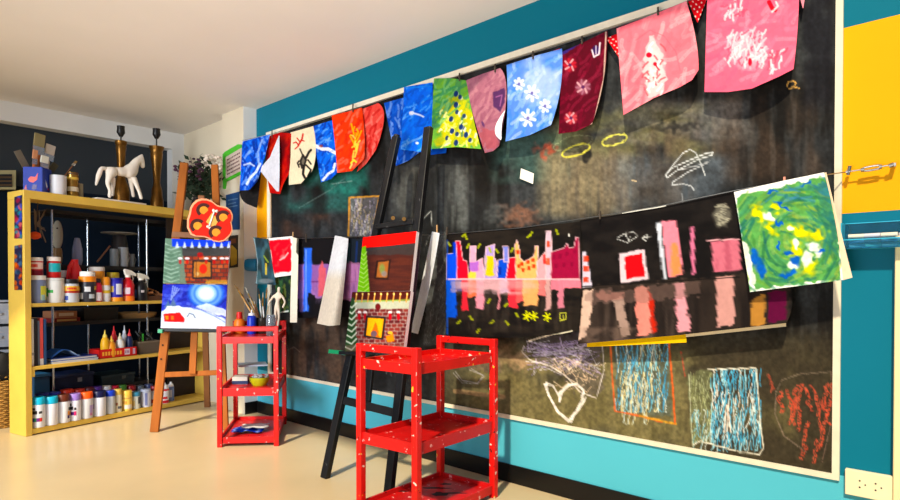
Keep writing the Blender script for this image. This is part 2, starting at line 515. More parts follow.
# hatched panel with an orange frame
bp.rect(349, 197, 379, 236, (96, 92, 92), .75, 1)
bp.hatch((350, 378, 198, 236), 90, [(190, 186, 178), (150, 140, 160), (60, 60, 70), (170, 150, 100)], .8, .75, .35, 88, 16)
bp.line([(348.5, 236), (349.5, 197.5), (380.5, 196)], 1.7, (196, 140, 62), .95, .2)
bp.line([(379, 198), (374, 226)], 1.5, (196, 140, 62), .8, .3)
bp.line([(380, 217), (381, 224)], 1.8, (210, 214, 214), .9, .1)
bp.line([(420, 222), (431, 211), (432, 226)], .8, (200, 204, 200), .7, .2)
# yellow loops, hat-like scribble, small "2"
def loop(cx, cy, rx, ry, rot, n=22):
    return [(cx+rx*math.cos(t)*math.cos(rot)-ry*math.sin(t)*math.sin(rot), cy+rx*math.cos(t)*math.sin(rot)+ry*math.sin(t)*math.cos(rot)) for t in [2*math.pi*i/n for i in range(n+1)]]
bp.scrawl(loop(576, 150.5, 14.5, 5, -.32), 2, .4, 1.3, (206, 200, 84), .85, .3)
bp.scrawl(loop(614.5, 140, 13, 5, -.25), 2, .4, 1.3, (206, 204, 96), .85, .3)
bp.scrawl(loop(573, 143, 20, 6, -.25), 1, .6, .9, (150, 156, 120), .5, .4)
hat = [(665, 176), (672, 168), (690, 160), (707, 153), (713, 152), (712, 155), (697, 160), (676, 171), (667, 178), (666, 174), (674, 164), (683, 153), (690, 149.5), (696, 153), (701, 164), (705, 175)]
bp.line(hat, 1.0, (214, 220, 222), .9, .1)
bp.line([(677, 165), (678, 170), (696, 166), (710, 161)], .9, (205, 210, 214), .8, .2)
bp.line([(707, 163), (688, 172), (673, 182), (672, 185), (682, 183.5), (691, 186), (694, 190)], 1.1, (205, 210, 214), .85, .15)
bp.line([(682, 194), (683, 205)], 1.2, (170, 174, 178), .6, .2)
bp.line([(787, 86), (788.5, 81.5), (793, 80.5), (796, 83), (794, 87), (789, 88.5), (793, 87), (799, 88)], 1.2, (212, 164, 92), .95, .1)
bp.line([(632, 180.5), (636, 181)], 1.3, (214, 190, 150), .9)
# lower row -------------------------------------------------------------
# violet and pale scribble
tri = [(524, 342), (568, 331), (601, 340), (603, 372), (598, 394), (584, 396), (562, 376), (536, 358)]
bp.poly(tri, (84, 76, 92), .35, 5)
for k in range(30):
    a = random.random(); bq = random.random()
    p = [(522+80*random.random(), 340+18*random.random()+(20*random.random() if k % 2 else 0)) for _ in range(4)]
    bp.line(p, .8, ((176, 160, 200), (206, 204, 214), (150, 136, 184))[k % 3], .7, .4)
for k in range(26):
    cx = 556+40*random.random(); cy = 362+28*random.random()
    bp.line([(cx-12*random.random(), cy-4), (cx+4*random.random(), cy+4*random.random()), (cx+12*random.random(), cy-3)], .9, ((224, 204, 176), (206, 180, 150))[k % 2], .75, .35)
bp.line([(524, 346), (522, 352), (530, 360), (550, 366), (566, 376), (580, 392), (596, 398)], 1.1, (214, 206, 200), .85, .25)
bp.line([(602, 338), (604, 370), (597, 396)], 1.1, (206, 200, 196), .8, .25)
bp.line([(560, 338), (564, 352), (580, 350), (590, 338)], 1.0, (186, 170, 206), .8, .3)
bp.line([(529, 341), (556, 333), (570, 331)], 1.6, (226, 214, 190), .95)
# white heart
for jt in range(3):
    bp.scrawl([(545, 384), (549, 396), (557, 411), (569, 420), (578, 408), (585, 398)], 1, .9, 1.7, (224, 220, 212), .95, .2)
bp.scrawl([(560, 402), (561, 392), (568, 385), (577, 384), (583, 391), (582, 398)], 2, .6, 1.9, (226, 222, 214), .95, .2)
bp.scrawl([(546, 383), (552, 386), (558, 396)], 2, .8, 1.3, (214, 210, 204), .85, .25)
# orange frame with blue and pale strokes
bp.poly([(614, 346), (668, 343), (672, 418), (618, 410)], (60, 84, 98), .35, 2)
bp.hatch((615, 668, 344, 412), 150, [(72, 150, 196), (120, 184, 206), (206, 196, 150), (90, 168, 210), (196, 206, 200)], 1.0, .85, .35, 88, 26)
bp.hatch((622, 648, 372, 424), 40, [(214, 196, 140), (190, 204, 196)], 1.0, .8, .35, 86, 22)
bp.line([(610.5, 346), (612.5, 380), (615, 411), (640, 416), (662, 422)], 1.6, (206, 104, 66), .95, .15)
bp.line([(669, 344), (673, 390), (675, 424)], 1.9, (206, 100, 62), .95, .15)
bp.line([(640, 416), (676, 424)], 2.2, (206, 150, 60), .8, .3)
bp.line([(681, 352), (685, 376)], 1.6, (186, 80, 66), .7, .4)
# blue and white woven rectangle, greenish rub on its left
bp.poly([(688, 374), (712, 368), (712, 440), (693, 444)], (112, 120, 84), .6, 3)
bp.hatch((690, 712, 372, 442), 50, [(150, 160, 110), (190, 200, 160)], 1.0, .5, .4, 88, 24)
bp.hatch((711, 761, 369, 450), 170, [(92, 172, 206), (70, 150, 190), (150, 200, 214), (216, 214, 206), (80, 160, 200)], 1.1, .9, .32, 87, 24)
bp.hatch((690, 762, 410, 452), 60, [(196, 210, 206), (110, 176, 204)], 1.0, .8, .35, 84, 22)
bp.line([(708, 369.5), (756, 368), (757, 378), (760, 420), (763.5, 448), (759, 455), (740, 452), (700, 441), (693, 445)], 1.3, (220, 216, 200), .9, .2)
bp.line([(689, 374), (691, 420), (693, 447)], 1.2, (200, 206, 176), .7, .25)
bp.scrawl([(724, 432), (727, 404), (731, 432)], 2, .8, 1.2, (228, 210, 196), .9, .2)
# red scribble with faint outline
bp.line([(776, 392), (782, 380), (800, 374), (830, 372)], 1.4, (140, 124, 110), .5, .35)
bp.line([(776, 392), (775, 414), (784, 436), (806, 452)], 1.4, (150, 130, 120), .5, .35)
bp.line([(831, 372), (832, 420), (822, 462)], 1.4, (140, 110, 100), .5, .35)
for (x0, y0, x1, y1) in ((779, 392, 781, 412), (788, 390, 794, 424), (796, 386, 790, 424), (800, 384, 799, 430), (807, 388, 810, 410), (812, 386, 822, 432), (806, 422, 805, 446), (826, 384, 824, 408), (832, 384, 818, 446), (806, 446, 800, 458), (818, 440, 814, 462), (790, 402, 800, 410), (822, 400, 828, 424)):
    pts = [(x0+(x1-x0)*t/6+random.uniform(-2.2, 2.2), y0+(y1-y0)*t/6) for t in range(7)]
    bp.line(pts, 3.0, (190, 88, 72), .8, .52)
    bp.line([(x+1.5, y+1) for x, y in pts], 1.6, (196, 84, 66), .8, .5)
bp.scrawl([(768, 376), (771, 384), (774, 390)], 3, 1.5, 1.4, (176, 82, 66), .7, .4)
# pale scratches and painted sunlight by the near trolley
bp.poly([(452, 350), (500, 356), (500, 374), (456, 366)], (110, 92, 84), .5, 3)
bp.scrawl([(454, 372), (462, 382), (478, 383), (484, 376), (470, 368)], 2, 1, .9, (170, 170, 178), .6, .3)
bp.line([(455, 391), (480, 394), (503, 397)], 4.5, (150, 124, 92), .8, .2)  # tan strip imitates sun through the gap in the trolley rail's shadow
bp.line([(288, 350), (294, 347), (300, 352)], .9, (150, 130, 120), .5, .3)
bp.line([(386, 374), (390, 362), (391, 376)], .9, (140, 140, 140), .6, .3)
bp.tex(.25, 3, 3, 1)
m_board = paint_mat('chalked_board_paint', None, 0.6, .1, 40)
grid_obj('board_surface', P, bp.C, m_board, board)

m_trim = mat('cream_board_trim', (226, 218, 196), 0.5, var=0.06, scale=20)
def wall_strip(name, u0, z0, u1, z1, o0, o1, m, parent, **kw):
    p = [WP(u0, z0, o0), WP(u1, z0, o0), WP(u1, z1, o0), WP(u0, z1, o0)]
    return MB().prism(p, NW*(o1-o0)).build(name, m, parent, **kw)
ut = wu(841.5); ul = wu(268.8); ztt = W(642, 12.5).z + .006; zlo = W(800, 472.6).z
wall_strip('top_trim', ul, zt, ut, ztt, .001, .022, m_trim, board)
wall_strip('bottom_trim', ul, zlo, ut, zbb, .001, .014, m_trim, board)
wall_strip('side_trim', ub1, zbb, ut, zt, .001, .014, m_trim, board)
wall_strip('side_trim', ul, zbb, ub0, zt, .001, .014, m_trim, board)
# ================================================================== hung paintings
m_paper = paint_mat('painted_paper', (228, 226, 220), 0.7, .07, 45)
GU = 'children\'s paintings on the upper wire'
GL = 'paintings on the lower wire'
OU = .055
DP = (Pc-WA).length      # how far the pillar stands out from the wall; the wires start at its near corner
print('PILLAR', DP)
def up(name, rows, paint, label, base, offs=None, curve=0.0, **kw):
    n = len(rows)
    offs = offs or [OU, OU+.01, OU+.02][:n]
    return sheet(name, rows, offs, paint, kw.pop('m', m_paper), base=base, curve=curve, label=label, cat='painting', group=kw.pop('group', GU), **kw)

def brush(p, cols, box, n, wd=2.0, L=12, ang=None, a=.5, rough=.3):
    rs = random.Random(int(box[0]*7+box[2]))
    for k in range(n):
        x = rs.uniform(box[0], box[1]); y = rs.uniform(box[2], box[3]); t = math.radians((ang if ang is not None else 60)+rs.gauss(0, 25))
        l = L*rs.uniform(.4, 1); c = cols[k % len(cols)]
        p.line([(x-math.cos(t)*l/2, y+math.sin(t)*l/2), (x+rs.gauss(0, 1), y+rs.gauss(0, 1)), (x+math.cos(t)*l/2, y-math.sin(t)*l/2)], wd, c, a, rough)

# 1 dark pointed sheet under the first blue one
up('painted_paper', [[(244, 172, DP*.8), (262, 158, .02)], [(239.5, 192, DP), (260, 184, .03)], [(247, 204, DP*.7), (257, 208, DP*.2)]], lambda p: brush(p, [(40, 34, 32), (14, 12, 12)], (238, 262, 160, 210), 20),
   'small black paper showing below the leftmost blue painting on the upper wire', (22, 20, 20), offs=[.035, .035, .04])
def pA(p):
    brush(p, [(70, 120, 226), (20, 50, 150), (130, 166, 240), (16, 44, 140)], (240, 270, 134, 190), 100, 2.2, 16, 80, .7)
    p.line([(247, 184), (250, 178), (256, 172), (260, 164)], 2.5, (214, 222, 240), .9, .3)
    p.line([(244, 165), (250, 163), (254, 166)], 1.8, (206, 216, 240), .8, .3)
    p.line([(262, 140), (258, 152), (259, 164)], 2, (150, 176, 226), .8, .3)
    p.line([(254, 142), (255, 156)], 1.2, (16, 40, 120), .6)
up('painted_paper', [[(242.5, 141.5, DP), (256, 138, DP*.5), (270, 134.5, .02)], [(241, 166, DP+.01), (252, 165, DP*.55), (264, 160, .04)], [(240, 190.5, DP+.02), (249, 190, DP*.7), (257, 182, DP*.35)]], pA,
   'leftmost blue and white painting on the upper wire, next to the pillar', (36, 88, 206), curve=.02)
def pB(p):
    brush(p, [(190, 44, 36), (120, 16, 20), (200, 60, 40)], (266, 296, 132, 194), 50, 3, 18, 70)
    p.blob(282, 150, 5, 20, (70, 12, 16), .8, .7, .1)
    p.blob(292, 150, 4, 22, (60, 10, 12), .6, .7, .1)
B = up('painted_paper', [[(269, 136), (280, 132.5), (293, 133.5)], [(266, 160), (281, 166), (292, 163)], [(270, 193), (280, 194), (284, 182)]], pB,
   'red and maroon painting with its white corner curled forward, second from the pillar', (172, 34, 34), curve=.02)
sheet('curled_corner', [[(278.6, 136), (279.4, 135.5)], [(270, 157), (279.6, 156)], [(259, 169.5), (279.5, 178)], [(269, 182), (279.2, 186)], [(277.6, 192.5), (279, 193)]], [.08, .1, .115, .105, .09],
      lambda p: p.tex(.06, 8, 8), m_paper, base=(206, 206, 214), vs=[0, .35, .6, .8, 1], parent=B, label='white curled back of the sheet')
def pC(p):
    p.tex(.05, 6, 6)
    k = (26, 22, 20)
    p.line([(302, 168), (300.5, 161), (303, 155), (306, 160), (304, 166), (300, 164)], 2.0, k, .95)
    p.blob(303.5, 161, 3.2, 4.5, k, .6, .4)
    p.line([(303, 156), (300, 149)], 1.4, k); p.line([(306, 158), (309, 152), (311, 150)], 2.4, k)
    p.line([(304, 166), (303, 174), (305, 178)], 2.4, k); p.line([(306, 165), (311, 170), (308, 176)], 1.8, k)
    p.line([(299, 161), (297.5, 163), (299, 167)], 1.6, k); p.line([(308, 160), (311, 164)], 1.6, k)
    p.line([(298.5, 145), (296, 142), (293.5, 143)], 1.2, (196, 30, 28)); p.line([(298, 146), (302, 139), (303, 134)], 1.6, (196, 30, 28))
    p.line([(298.5, 146), (295, 149)], 1.1, (196, 30, 28)); p.line([(300, 142), (297, 138)], 1.1, (196, 30, 28)); p.line([(301, 140), (304, 141)], 1.1, (196, 30, 28))
up('painted_paper', [[(290.5, 132.5), (313.5, 126)], [(289.5, 158), (315.8, 152)], [(288.8, 185), (301, 183.5), (312, 171)]], pC,
   'cream paper with a black creature and a red claw drawn on it', (226, 208, 176), curve=.015)
def pD(p):
    brush(p, [(40, 110, 230), (20, 60, 170), (120, 170, 240), (16, 50, 150)], (312, 340, 120, 184), 90, 2, 12, 60, .7)
    p.line([(316, 146), (322, 149), (328, 149), (336, 153)], 3.6, (228, 232, 240), .95, .3)
    p.line([(323, 180), (328, 174), (333, 171), (335, 164)], 2.6, (222, 228, 240), .95, .3)
    p.blob(321, 146, 3, 2, (160, 60, 40), .7, .6)
up('painted_paper', [[(313, 126), (333, 120)], [(317, 158), (336, 152)], [(321, 182.5), (331, 179), (337.5, 172.5)]], pD,
   'blue painting with white splashes between the cream sheet and the orange-red sheet', (28, 92, 214), curve=.012)
def pF(p):
    brush(p, [(220, 80, 74), (186, 46, 46), (236, 130, 120)], (356, 386, 102, 174), 70, 2.2, 18, 70, .6)
up('painted_paper', [[(361, 109.5), (378, 103)], [(362, 142), (384, 118)], [(357, 172), (366, 164), (376, 150)]], pF,
   'coral red sheet curling away behind the orange-red painting on the upper wire', (216, 84, 78), offs=[.045, .045, .035])
def pE(p):
    brush(p, [(236, 82, 58), (206, 52, 40), (240, 122, 100)], (330, 366, 108, 176), 90, 2.4, 18, 60, .6)
    brush(p, [(240, 170, 40), (244, 206, 90)], (352, 359, 126, 156), 14, 1.6, 12, 84, .9, .25)
    p.line([(351, 163), (354, 160), (356, 162)], 1.8, (246, 216, 80), .95)
    p.line([(350, 168), (352, 164)], 1.6, (246, 216, 120), .9)
up('painted_paper', [[(331.5, 115.5), (346, 112), (362, 107.5)], [(335, 145), (350, 142), (364.5, 136)], [(337, 173), (352, 171), (364, 159)]], pE,
   'orange-red painting with yellow strokes in the middle', (226, 74, 56), curve=.02)
def pG(p):
    brush(p, [(60, 106, 210), (30, 60, 150), (120, 156, 226)], (384, 422, 96, 168), 90, 2, 14, 75, .65)
up('painted_paper', [[(384, 103), (404, 97.5)], [(391, 138), (415, 130)], [(396, 166), (408, 161), (420, 152)]], pG,
   'darker blue sheet hanging behind the bright blue one and the tops of the black easel', (44, 84, 186), offs=[.045, .04, .035])
def pG2(p): brush(p, [(60, 106, 210), (30, 64, 160)], (425, 450, 84, 160), 30, 3, 16, 20)
up('painted_paper', [[(428, 90), (446, 88)], [(429, 125), (448, 123)], [(430, 155), (446, 153)]], pG2,
   'blue sheet mostly hidden behind the green and yellow painting', (40, 84, 190), offs=[.045, .04, .035])
def pH(p):
    brush(p, [(36, 116, 236), (16, 72, 190), (110, 166, 244), (20, 90, 220)], (400, 434, 84, 154), 110, 2.2, 18, 55, .65)
    p.blob(411.5, 113, 3.2, 2.4, (214, 222, 240), .95, .4); p.line([(413, 113), (420, 115), (424, 117)], 1.8, (206, 216, 240), .9, .25)
    p.line([(403, 146), (412, 141), (420, 138), (425, 134)], 2.4, (120, 170, 240), .8, .3); p.blob(417, 143, 2.2, 1.8, (220, 230, 246), .9, .5)
    p.line([(404, 88), (418, 87), (430, 86)], 1.5, (90, 150, 240), .6)
up('painted_paper', [[(404, 87), (432.5, 82.5)], [(402.5, 118), (432.5, 116)], [(400.5, 149.5), (421, 152), (432, 150)]], pH,
   'bright blue painting above the masts of the black easel', (24, 98, 226), curve=.015)
def pI(p):
    brush(p, [(70, 140, 70), (120, 170, 50), (46, 110, 90)], (430, 484, 78, 150), 90, 3, 20, 50, .5)
    p.poly([(458, 92), (470, 112), (482, 146), (436, 144), (446, 116)], (176, 172, 40), .75, 3)
    brush(p, [(196, 184, 44), (140, 158, 40), (186, 172, 36)], (440, 478, 100, 146), 60, 3, 14, 70, .6)
    brush(p, [(50, 130, 90), (120, 180, 110)], (432, 452, 80, 118), 30, 2, 26, 50, .6)
    for x, y in ((456, 93), (460, 97), (456, 104), (457, 112), (451, 119), (464, 116), (461, 126), (452, 130), (457, 134), (466, 134), (470, 140), (456, 142), (447, 138), (463, 128)):
        p.blob(x+.8, y+.8, 2.6, 2.6, (214, 220, 190), .8, .4); p.blob(x, y, 2.2, 2.8, (26, 50, 90), .95, .3, .3)
    p.line([(462, 118), (462, 136)], 2.2, (30, 90, 90), .7, .2)
    brush(p, [(232, 226, 150), (236, 236, 206), (246, 236, 120)], (440, 478, 112, 146), 30, 1.6, 7, 60, .8)
    for x, y in ((456, 94), (456, 105), (451, 119), (461, 127), (452, 131), (466, 135), (456, 143)): p.blob(x, y, 2.6, 3.4, (24, 46, 96), .95, .3, .3)
up('painted_paper', [[(434, 78.5), (450, 78), (466.5, 80.5)], [(432, 114), (454, 114), (472, 112)], [(430.5, 149), (456, 147), (481, 149)]], pI,
   'green and yellow painting of a dotted tree on the upper wire', (100, 160, 64), curve=.012)
def pJ(p):
    brush(p, [(166, 110, 128), (130, 76, 98), (176, 124, 136)], (464, 508, 68, 154), 80, 3, 18, 60)
    p.poly([(484, 152), (500, 148), (497, 130), (478, 128)], (160, 76, 84), .6, 4)
    p.poly([(493, 92), (504, 88), (505, 100), (500, 112), (494, 106)], (72, 40, 84), .95, 1)
    p.line([(496, 97), (502, 95), (500, 106)], 1.2, (150, 90, 140), .8)
    p.blob(483, 124, 1.6, 4, (84, 50, 96), .9, .5, -.4)
J = up('painted_paper', [[(465.5, 80.5), (482, 74), (500, 68)], [(474, 118), (488, 112), (506.5, 93)], [(485, 153), (493, 151), (499, 146)]], pJ,
   'mauve painting with a dark purple pot and a white turned corner', (150, 96, 114), curve=.018)
sheet('turned_corner', [[(504.4, 111), (505.2, 110)], [(495, 129), (502, 124)], [(501, 140), (501.6, 138)]], [.09, .1, .085], None, m_paper, base=(232, 236, 244), parent=J, label='white turned corner of the sheet')
def pK(p):
    brush(p, [(110, 160, 232), (70, 126, 216), (150, 186, 238), (176, 196, 236)], (504, 564, 48, 142), 120, 3, 16, 50, .5)
    p.streak((190, 204, 238), .6, 20, 16, 3, .45, .2, box=(520, 564, 50, 110))
    for x, y, r in ((519, 84, 4.6), (532, 93, 6.6), (528, 118, 7), (545, 106, 5)):
        for k in range(7):
            t = k*.9+x; p.line([(x+r*.3*math.cos(t), y+r*.3*math.sin(t)), (x+r*math.cos(t), y+r*1.15*math.sin(t))], 3.2, (214, 222, 240), .85, .2)
        p.blob(x, y, 2.0, 2.2, (96, 90, 160), .9, .5); p.line([(x-r*.6, y), (x+r*.5, y+r*.5)], .8, (70, 90, 160), .8)
up('painted_paper', [[(506.5, 65), (534, 56), (562, 48.5)], [(507.5, 103), (534, 98), (560.5, 88)], [(505.5, 141.5), (530, 135), (551, 125)]], pK,
   'pale blue painting with four white flowers', (92, 132, 214), curve=.012)
def pL(p):
    brush(p, [(112, 24, 44), (78, 10, 26), (130, 40, 60)], (556, 610, 28, 136), 110, 3, 16, 60, .5)
    for (x, y, r, c) in ((570, 65, 6, (176, 50, 60)), (583, 87, 7, (150, 96, 116)), (571, 118, 5.5, (190, 76, 84))):
        p.blob(x, y, r+3, r+3, c, .75, .6)
        for k in range(9): p.line([(x+r*.4*math.cos(k*.7), y+r*.4*math.sin(k*.7)), (x+r*math.cos(k*.7+.3), y+r*math.sin(k*.7+.3))], 2.0, (206, 160, 170) if k % 2 else c, .8, .2)
        p.blob(x, y, 2.2, 2.2, (70, 30, 80), .8, .5)
    p.blob(596, 50, 5, 6, (40, 24, 84), .9, .5); p.line([(592, 50), (594, 57), (599, 54), (600, 43)], 1.6, (220, 214, 226), .9, .15); p.line([(596, 46), (596, 54)], 1.2, (206, 200, 220), .9)
    p.line([(606, 32), (604, 78), (594, 122), (586, 130)], 1.6, (206, 190, 170), .8, .2)
    p.poly([(561, 50), (580, 44), (562, 56)], (40, 40, 120), .8, 1)
up('painted_paper', [[(561.5, 52), (582, 43), (607.5, 30.5)], [(560.5, 92), (582, 88), (603.5, 80)], [(558.5, 134), (576, 131.5), (592, 124)]], pL,
   'dark maroon painting with round flowers', (80, 12, 28), curve=.012)
def pM(p):
    brush(p, [(246, 150, 160), (232, 110, 124), (250, 176, 182)], (614, 700, 0, 116), 120, 4, 22, 60, .45)
    p.blob(652, 74, 13, 34, (236, 120, 130), .6, .7, .05)
    p.blob(655, 68, 13, 36, (250, 200, 204), .6, .6, .05)
    p.poly([(650, 36), (655, 38), (663, 54), (665, 78), (664, 92), (648, 98), (644, 72), (646, 48)], (246, 206, 208), .75, 3)
    brush(p, [(252, 240, 240), (230, 90, 100)], (645, 664, 44, 96), 24, 1.8, 9, 70, .8, .25)
    p.blob(649, 55, 3.4, 3, (206, 34, 52), .95, .3); p.blob(655, 64, 2.4, 2.4, (206, 40, 56), .95, .4); p.line([(655, 64), (659, 70)], 1.6, (206, 40, 56), .9)
    p.line([(636, 40), (650, 30), (664, 36), (676, 52), (680, 70)], 1.2, (214, 96, 112), .5, .3)
up('painted_paper', [[(616.5, 28.5), (652, 15), (686.5, 1)], [(620, 72), (658, 60), (696, 40)], [(623.5, 115), (654, 98), (680, 87), (692, 80), (698.5, 70)]], pM,
   'salmon pink painting of a white bottle-like figure with red dots', (236, 122, 136), curve=.02)
def pN(p):
    brush(p, [(250, 130, 156), (240, 104, 134), (252, 156, 176)], (700, 800, -40, 94), 150, 4, 22, 40, .45)
    p.blob(750, 46, 30, 26, (246, 120, 146), .5, .6)
    p.blob(747, 49, 24, 22, (248, 176, 192), .8, .5, -.5, 4)
    brush(p, [(246, 214, 222), (248, 182, 198), (226, 90, 118), (248, 226, 230), (246, 206, 216)], (727, 765, 32, 66), 90, 1.8, 11, 64, .75, .05)
    brush(p, [(252, 220, 228), (226, 90, 116)], (722, 744, 2, 18), 18, 2, 12, 64, .8, .25)
    brush(p, [(252, 220, 228), (236, 90, 112)], (768, 786, 50, 72), 18, 2, 12, 60, .8, .25)
    p.line([(769, 2), (772, 8), (775, 10)], 4.2, (206, 30, 44), .95); p.line([(772, 12), (778, 6), (776, 2)], 2, (252, 220, 226), .9, .2)
    p.blob(750, 62, 2.4, 5, (214, 40, 56), .9, .4)
up('painted_paper', [[(708, -22), (752, -36), (799, -50)], [(706, 36), (752, 28), (798.5, 12)], [(704.5, 92), (728, 92), (752, 88.5), (780, 76), (793.5, 69)]], pN,
   'large pink painting of pale brushed blossoms, rightmost on the upper wire', (240, 112, 138), curve=.02)

# bunting flags: red with white dots, pink one at the end
def flag(tl, tr, tip, label, base=(198, 26, 34), dots=True):
    def p_(p):
        rs = random.Random(int(tl[0]))
        if dots:
            for i in range(60):
                p.blob(tl[0]-4+(tr[0]-tl[0]+8)*((i*0.618) % 1), tl[1]-2+(tip[1]-tl[1]+4)*i/60, 1.0, 1.0, (236, 214, 206), .95, .4)
    return sheet('bunting_flag', [[tl, tr], [(tip[0]-.3, tip[1]), (tip[0]+.3, tip[1])]], [.04, .042], p_, m_paper, base=base, nu=26, nv=40,
                 label=label, cat='bunting flag', group='small bunting flags behind the upper paintings')
flag((536, 58), (560, 48), (548, 72), 'red bunting flag whose top edge shows above the pale blue flower painting')
flag((606, 38), (632, 28), (622, 62), 'red polka-dot bunting flag left of the salmon pink painting')
flag((684, -8), (712, -14), (697.5, 22.5), 'red polka-dot bunting flag between the two pink paintings')
flag((790, -40), (812, -46), (803, 8), 'pink bunting tip right of the large pink painting', (236, 150, 166), False)

# little white card on the board
sheet('paper_card', [[(521, 168.3), (534, 173.5)], [(519.8, 178.5), (533, 184)]], [.012, .02], None, m_paper, base=(224, 224, 216), nu=6, nv=6, label='small blank white card stuck on the board below the pale blue painting', cat='card')

# ------------------------------------------------------------------ lower wire
OL = .12
def lo(name, rows, paint, label, base, offs=None, curve=0.0, **kw):
    n = len(rows)
    return sheet(name, rows, offs or [OL]*n, paint, m_paper, base=base, curve=curve, label=label, cat=kw.pop('cat', 'painting'), group=kw.pop('group', GL), **kw)
def q1(p):
    p.streak((40, 70, 84), .9, 6, 16, 3, .45, .2); p.streak((70, 110, 116), .6, 5, 12, 1, .5, .2)
    p.blob(267, 258, 4, 12, (30, 40, 26), .9, .5); p.line([(266, 264), (266, 274)], 1.8, (206, 176, 60), .9, .2); p.line([(264, 256), (268, 262)], 1.6, (120, 140, 50), .9, .2)
    p.line([(254, 239), (257, 262), (256, 283)], 1.6, (150, 170, 176), .8, .2); p.blob(266, 281, 10, 3, (130, 130, 130), .6, .5)
lo('painted_paper', [[(253, 237, .1), (268, 239, .02)], [(257, 262, .09), (272, 262, .02)], [(255.5, 284, .1), (276, 285, .02)]], q1, 'dark teal and black painting, leftmost on the lower wire beside the pillar', (24, 34, 36))
def q3(p):
    p.streak((46, 84, 50), .9, 5, 9, 3, .45, .15); p.streak((120, 130, 50), .6, 3, 6, 1, .55, .1); p.line([(279, 313), (288, 311)], 1.6, (214, 214, 206), .9)
lo('painted_paper', [[(272, 268), (293, 268)], [(280, 313), (291, 312)]], q3, 'dark green painting showing below the red-painted sheet', (20, 34, 30), offs=[.1, .1])
def q2(p):
    p.poly([(269, 241), (291, 239), (291.5, 270), (289, 272), (275.5, 272.5), (274, 274)], (226, 48, 56), .95, .8)
    p.blob(283, 257, 4, 3.2, (246, 150, 150), .8, .7, -.5); p.line([(280, 260), (285, 257), (288, 253)], 1.4, (250, 190, 186), .8, .2)
    brush(p, [(240, 84, 88), (206, 30, 40)], (272, 290, 242, 270), 16, 2, 8, 60)
lo('painted_paper', [[(266.5, 238.5), (293.5, 236)], [(270, 256), (292.5, 256)], [(273.5, 277.5), (292.5, 275)]], q2, 'white sheet with a big red painted square, on the lower wire', (236, 230, 224), offs=[.13, .135, .14])
lo('paper_strip', [[(292.6, 237), (298.6, 239)], [(291, 280), (297.8, 280)], [(290, 322.5), (297, 322.5)]], lambda p: p.poly([(297, 238), (299, 238), (299, 256), (296, 252)], (40, 44, 34), .9), 'narrow cream paper seen almost edge-on beside the purple town painting', (230, 218, 196), offs=[.14, .15, .16], cat='paper')
def q5(p):
    p.rect(297, 264, 365, 298, (140, 92, 156), .95, 1); p.rect(297, 281, 365, 282.4, (96, 40, 96), .8)
    p.streak((176, 130, 180), .7, 4, 20, 3, .5, .2, box=(297, 330, 262, 305))
    p.poly([(304, 248), (312, 248), (311, 312), (303, 312)], (66, 110, 222), .95, .8); p.line([(306, 250), (306, 310)], 1.2, (130, 160, 240), .8, .2)
    p.poly([(299, 280), (304, 280), (303, 312), (299, 312)], (150, 120, 196), .8, .5)
    p.poly([(319, 268), (322, 260), (324, 268), (326, 268), (325, 296), (318, 296)], (206, 96, 104), .95, .6)
    p.rect(340, 262, 365, 300, (186, 120, 156), .7, 1.5); p.streak((90, 60, 110), .6, 3, 20, 2, .5, .2, box=(326, 365, 262, 300))
    for x in (313, 325): p.rect(x-4.5, 294, x+1, 316, (12, 12, 16), .95, 2)
    p.rect(345, 238, 364, 262, (24, 32, 40), .9, 1); p.line([(349, 244), (348, 262)], 2.5, (70, 110, 120), .7, .2); p.line([(357, 242), (356, 262)], 2, (30, 50, 110), .7, .2)
lo('painted_paper', [[(297, 239), (364, 236)], [(297, 318), (345, 317), (364, 316)]], q5, 'long black painting of purple buildings with a blue tower, on the lower wire', (18, 16, 18), offs=[.10, .10])
lo('paper_sheet', [[(335, 235.5), (341, 236.5), (348.5, 238.5)], [(326, 280), (337, 281), (344.5, 282)], [(317, 323.5), (329, 326), (340, 325)]], lambda p: p.streak((206, 192, 170), .8, 60, 60, 1, .1, .1, box=(300, 360, 268, 345)).tex(.03, 12, 12), 'blank white sheet curled edge-on, left of the black easel', (212, 212, 214), offs=[.13, .16, .18], curve=.06, cat='paper')
lo('paper_sheet', [[(432, 231.5, .0), (439.6, 233, .09)], [(422, 280, .0), (430.5, 283, .09)], [(410.5, 332, .0), (418, 334, .09)]], lambda p: p.tex(.04, 6, 12), 'narrow white sheet seen edge-on, right of the black easel', (226, 232, 240), offs=[.14, .14, .14], cat='paper')
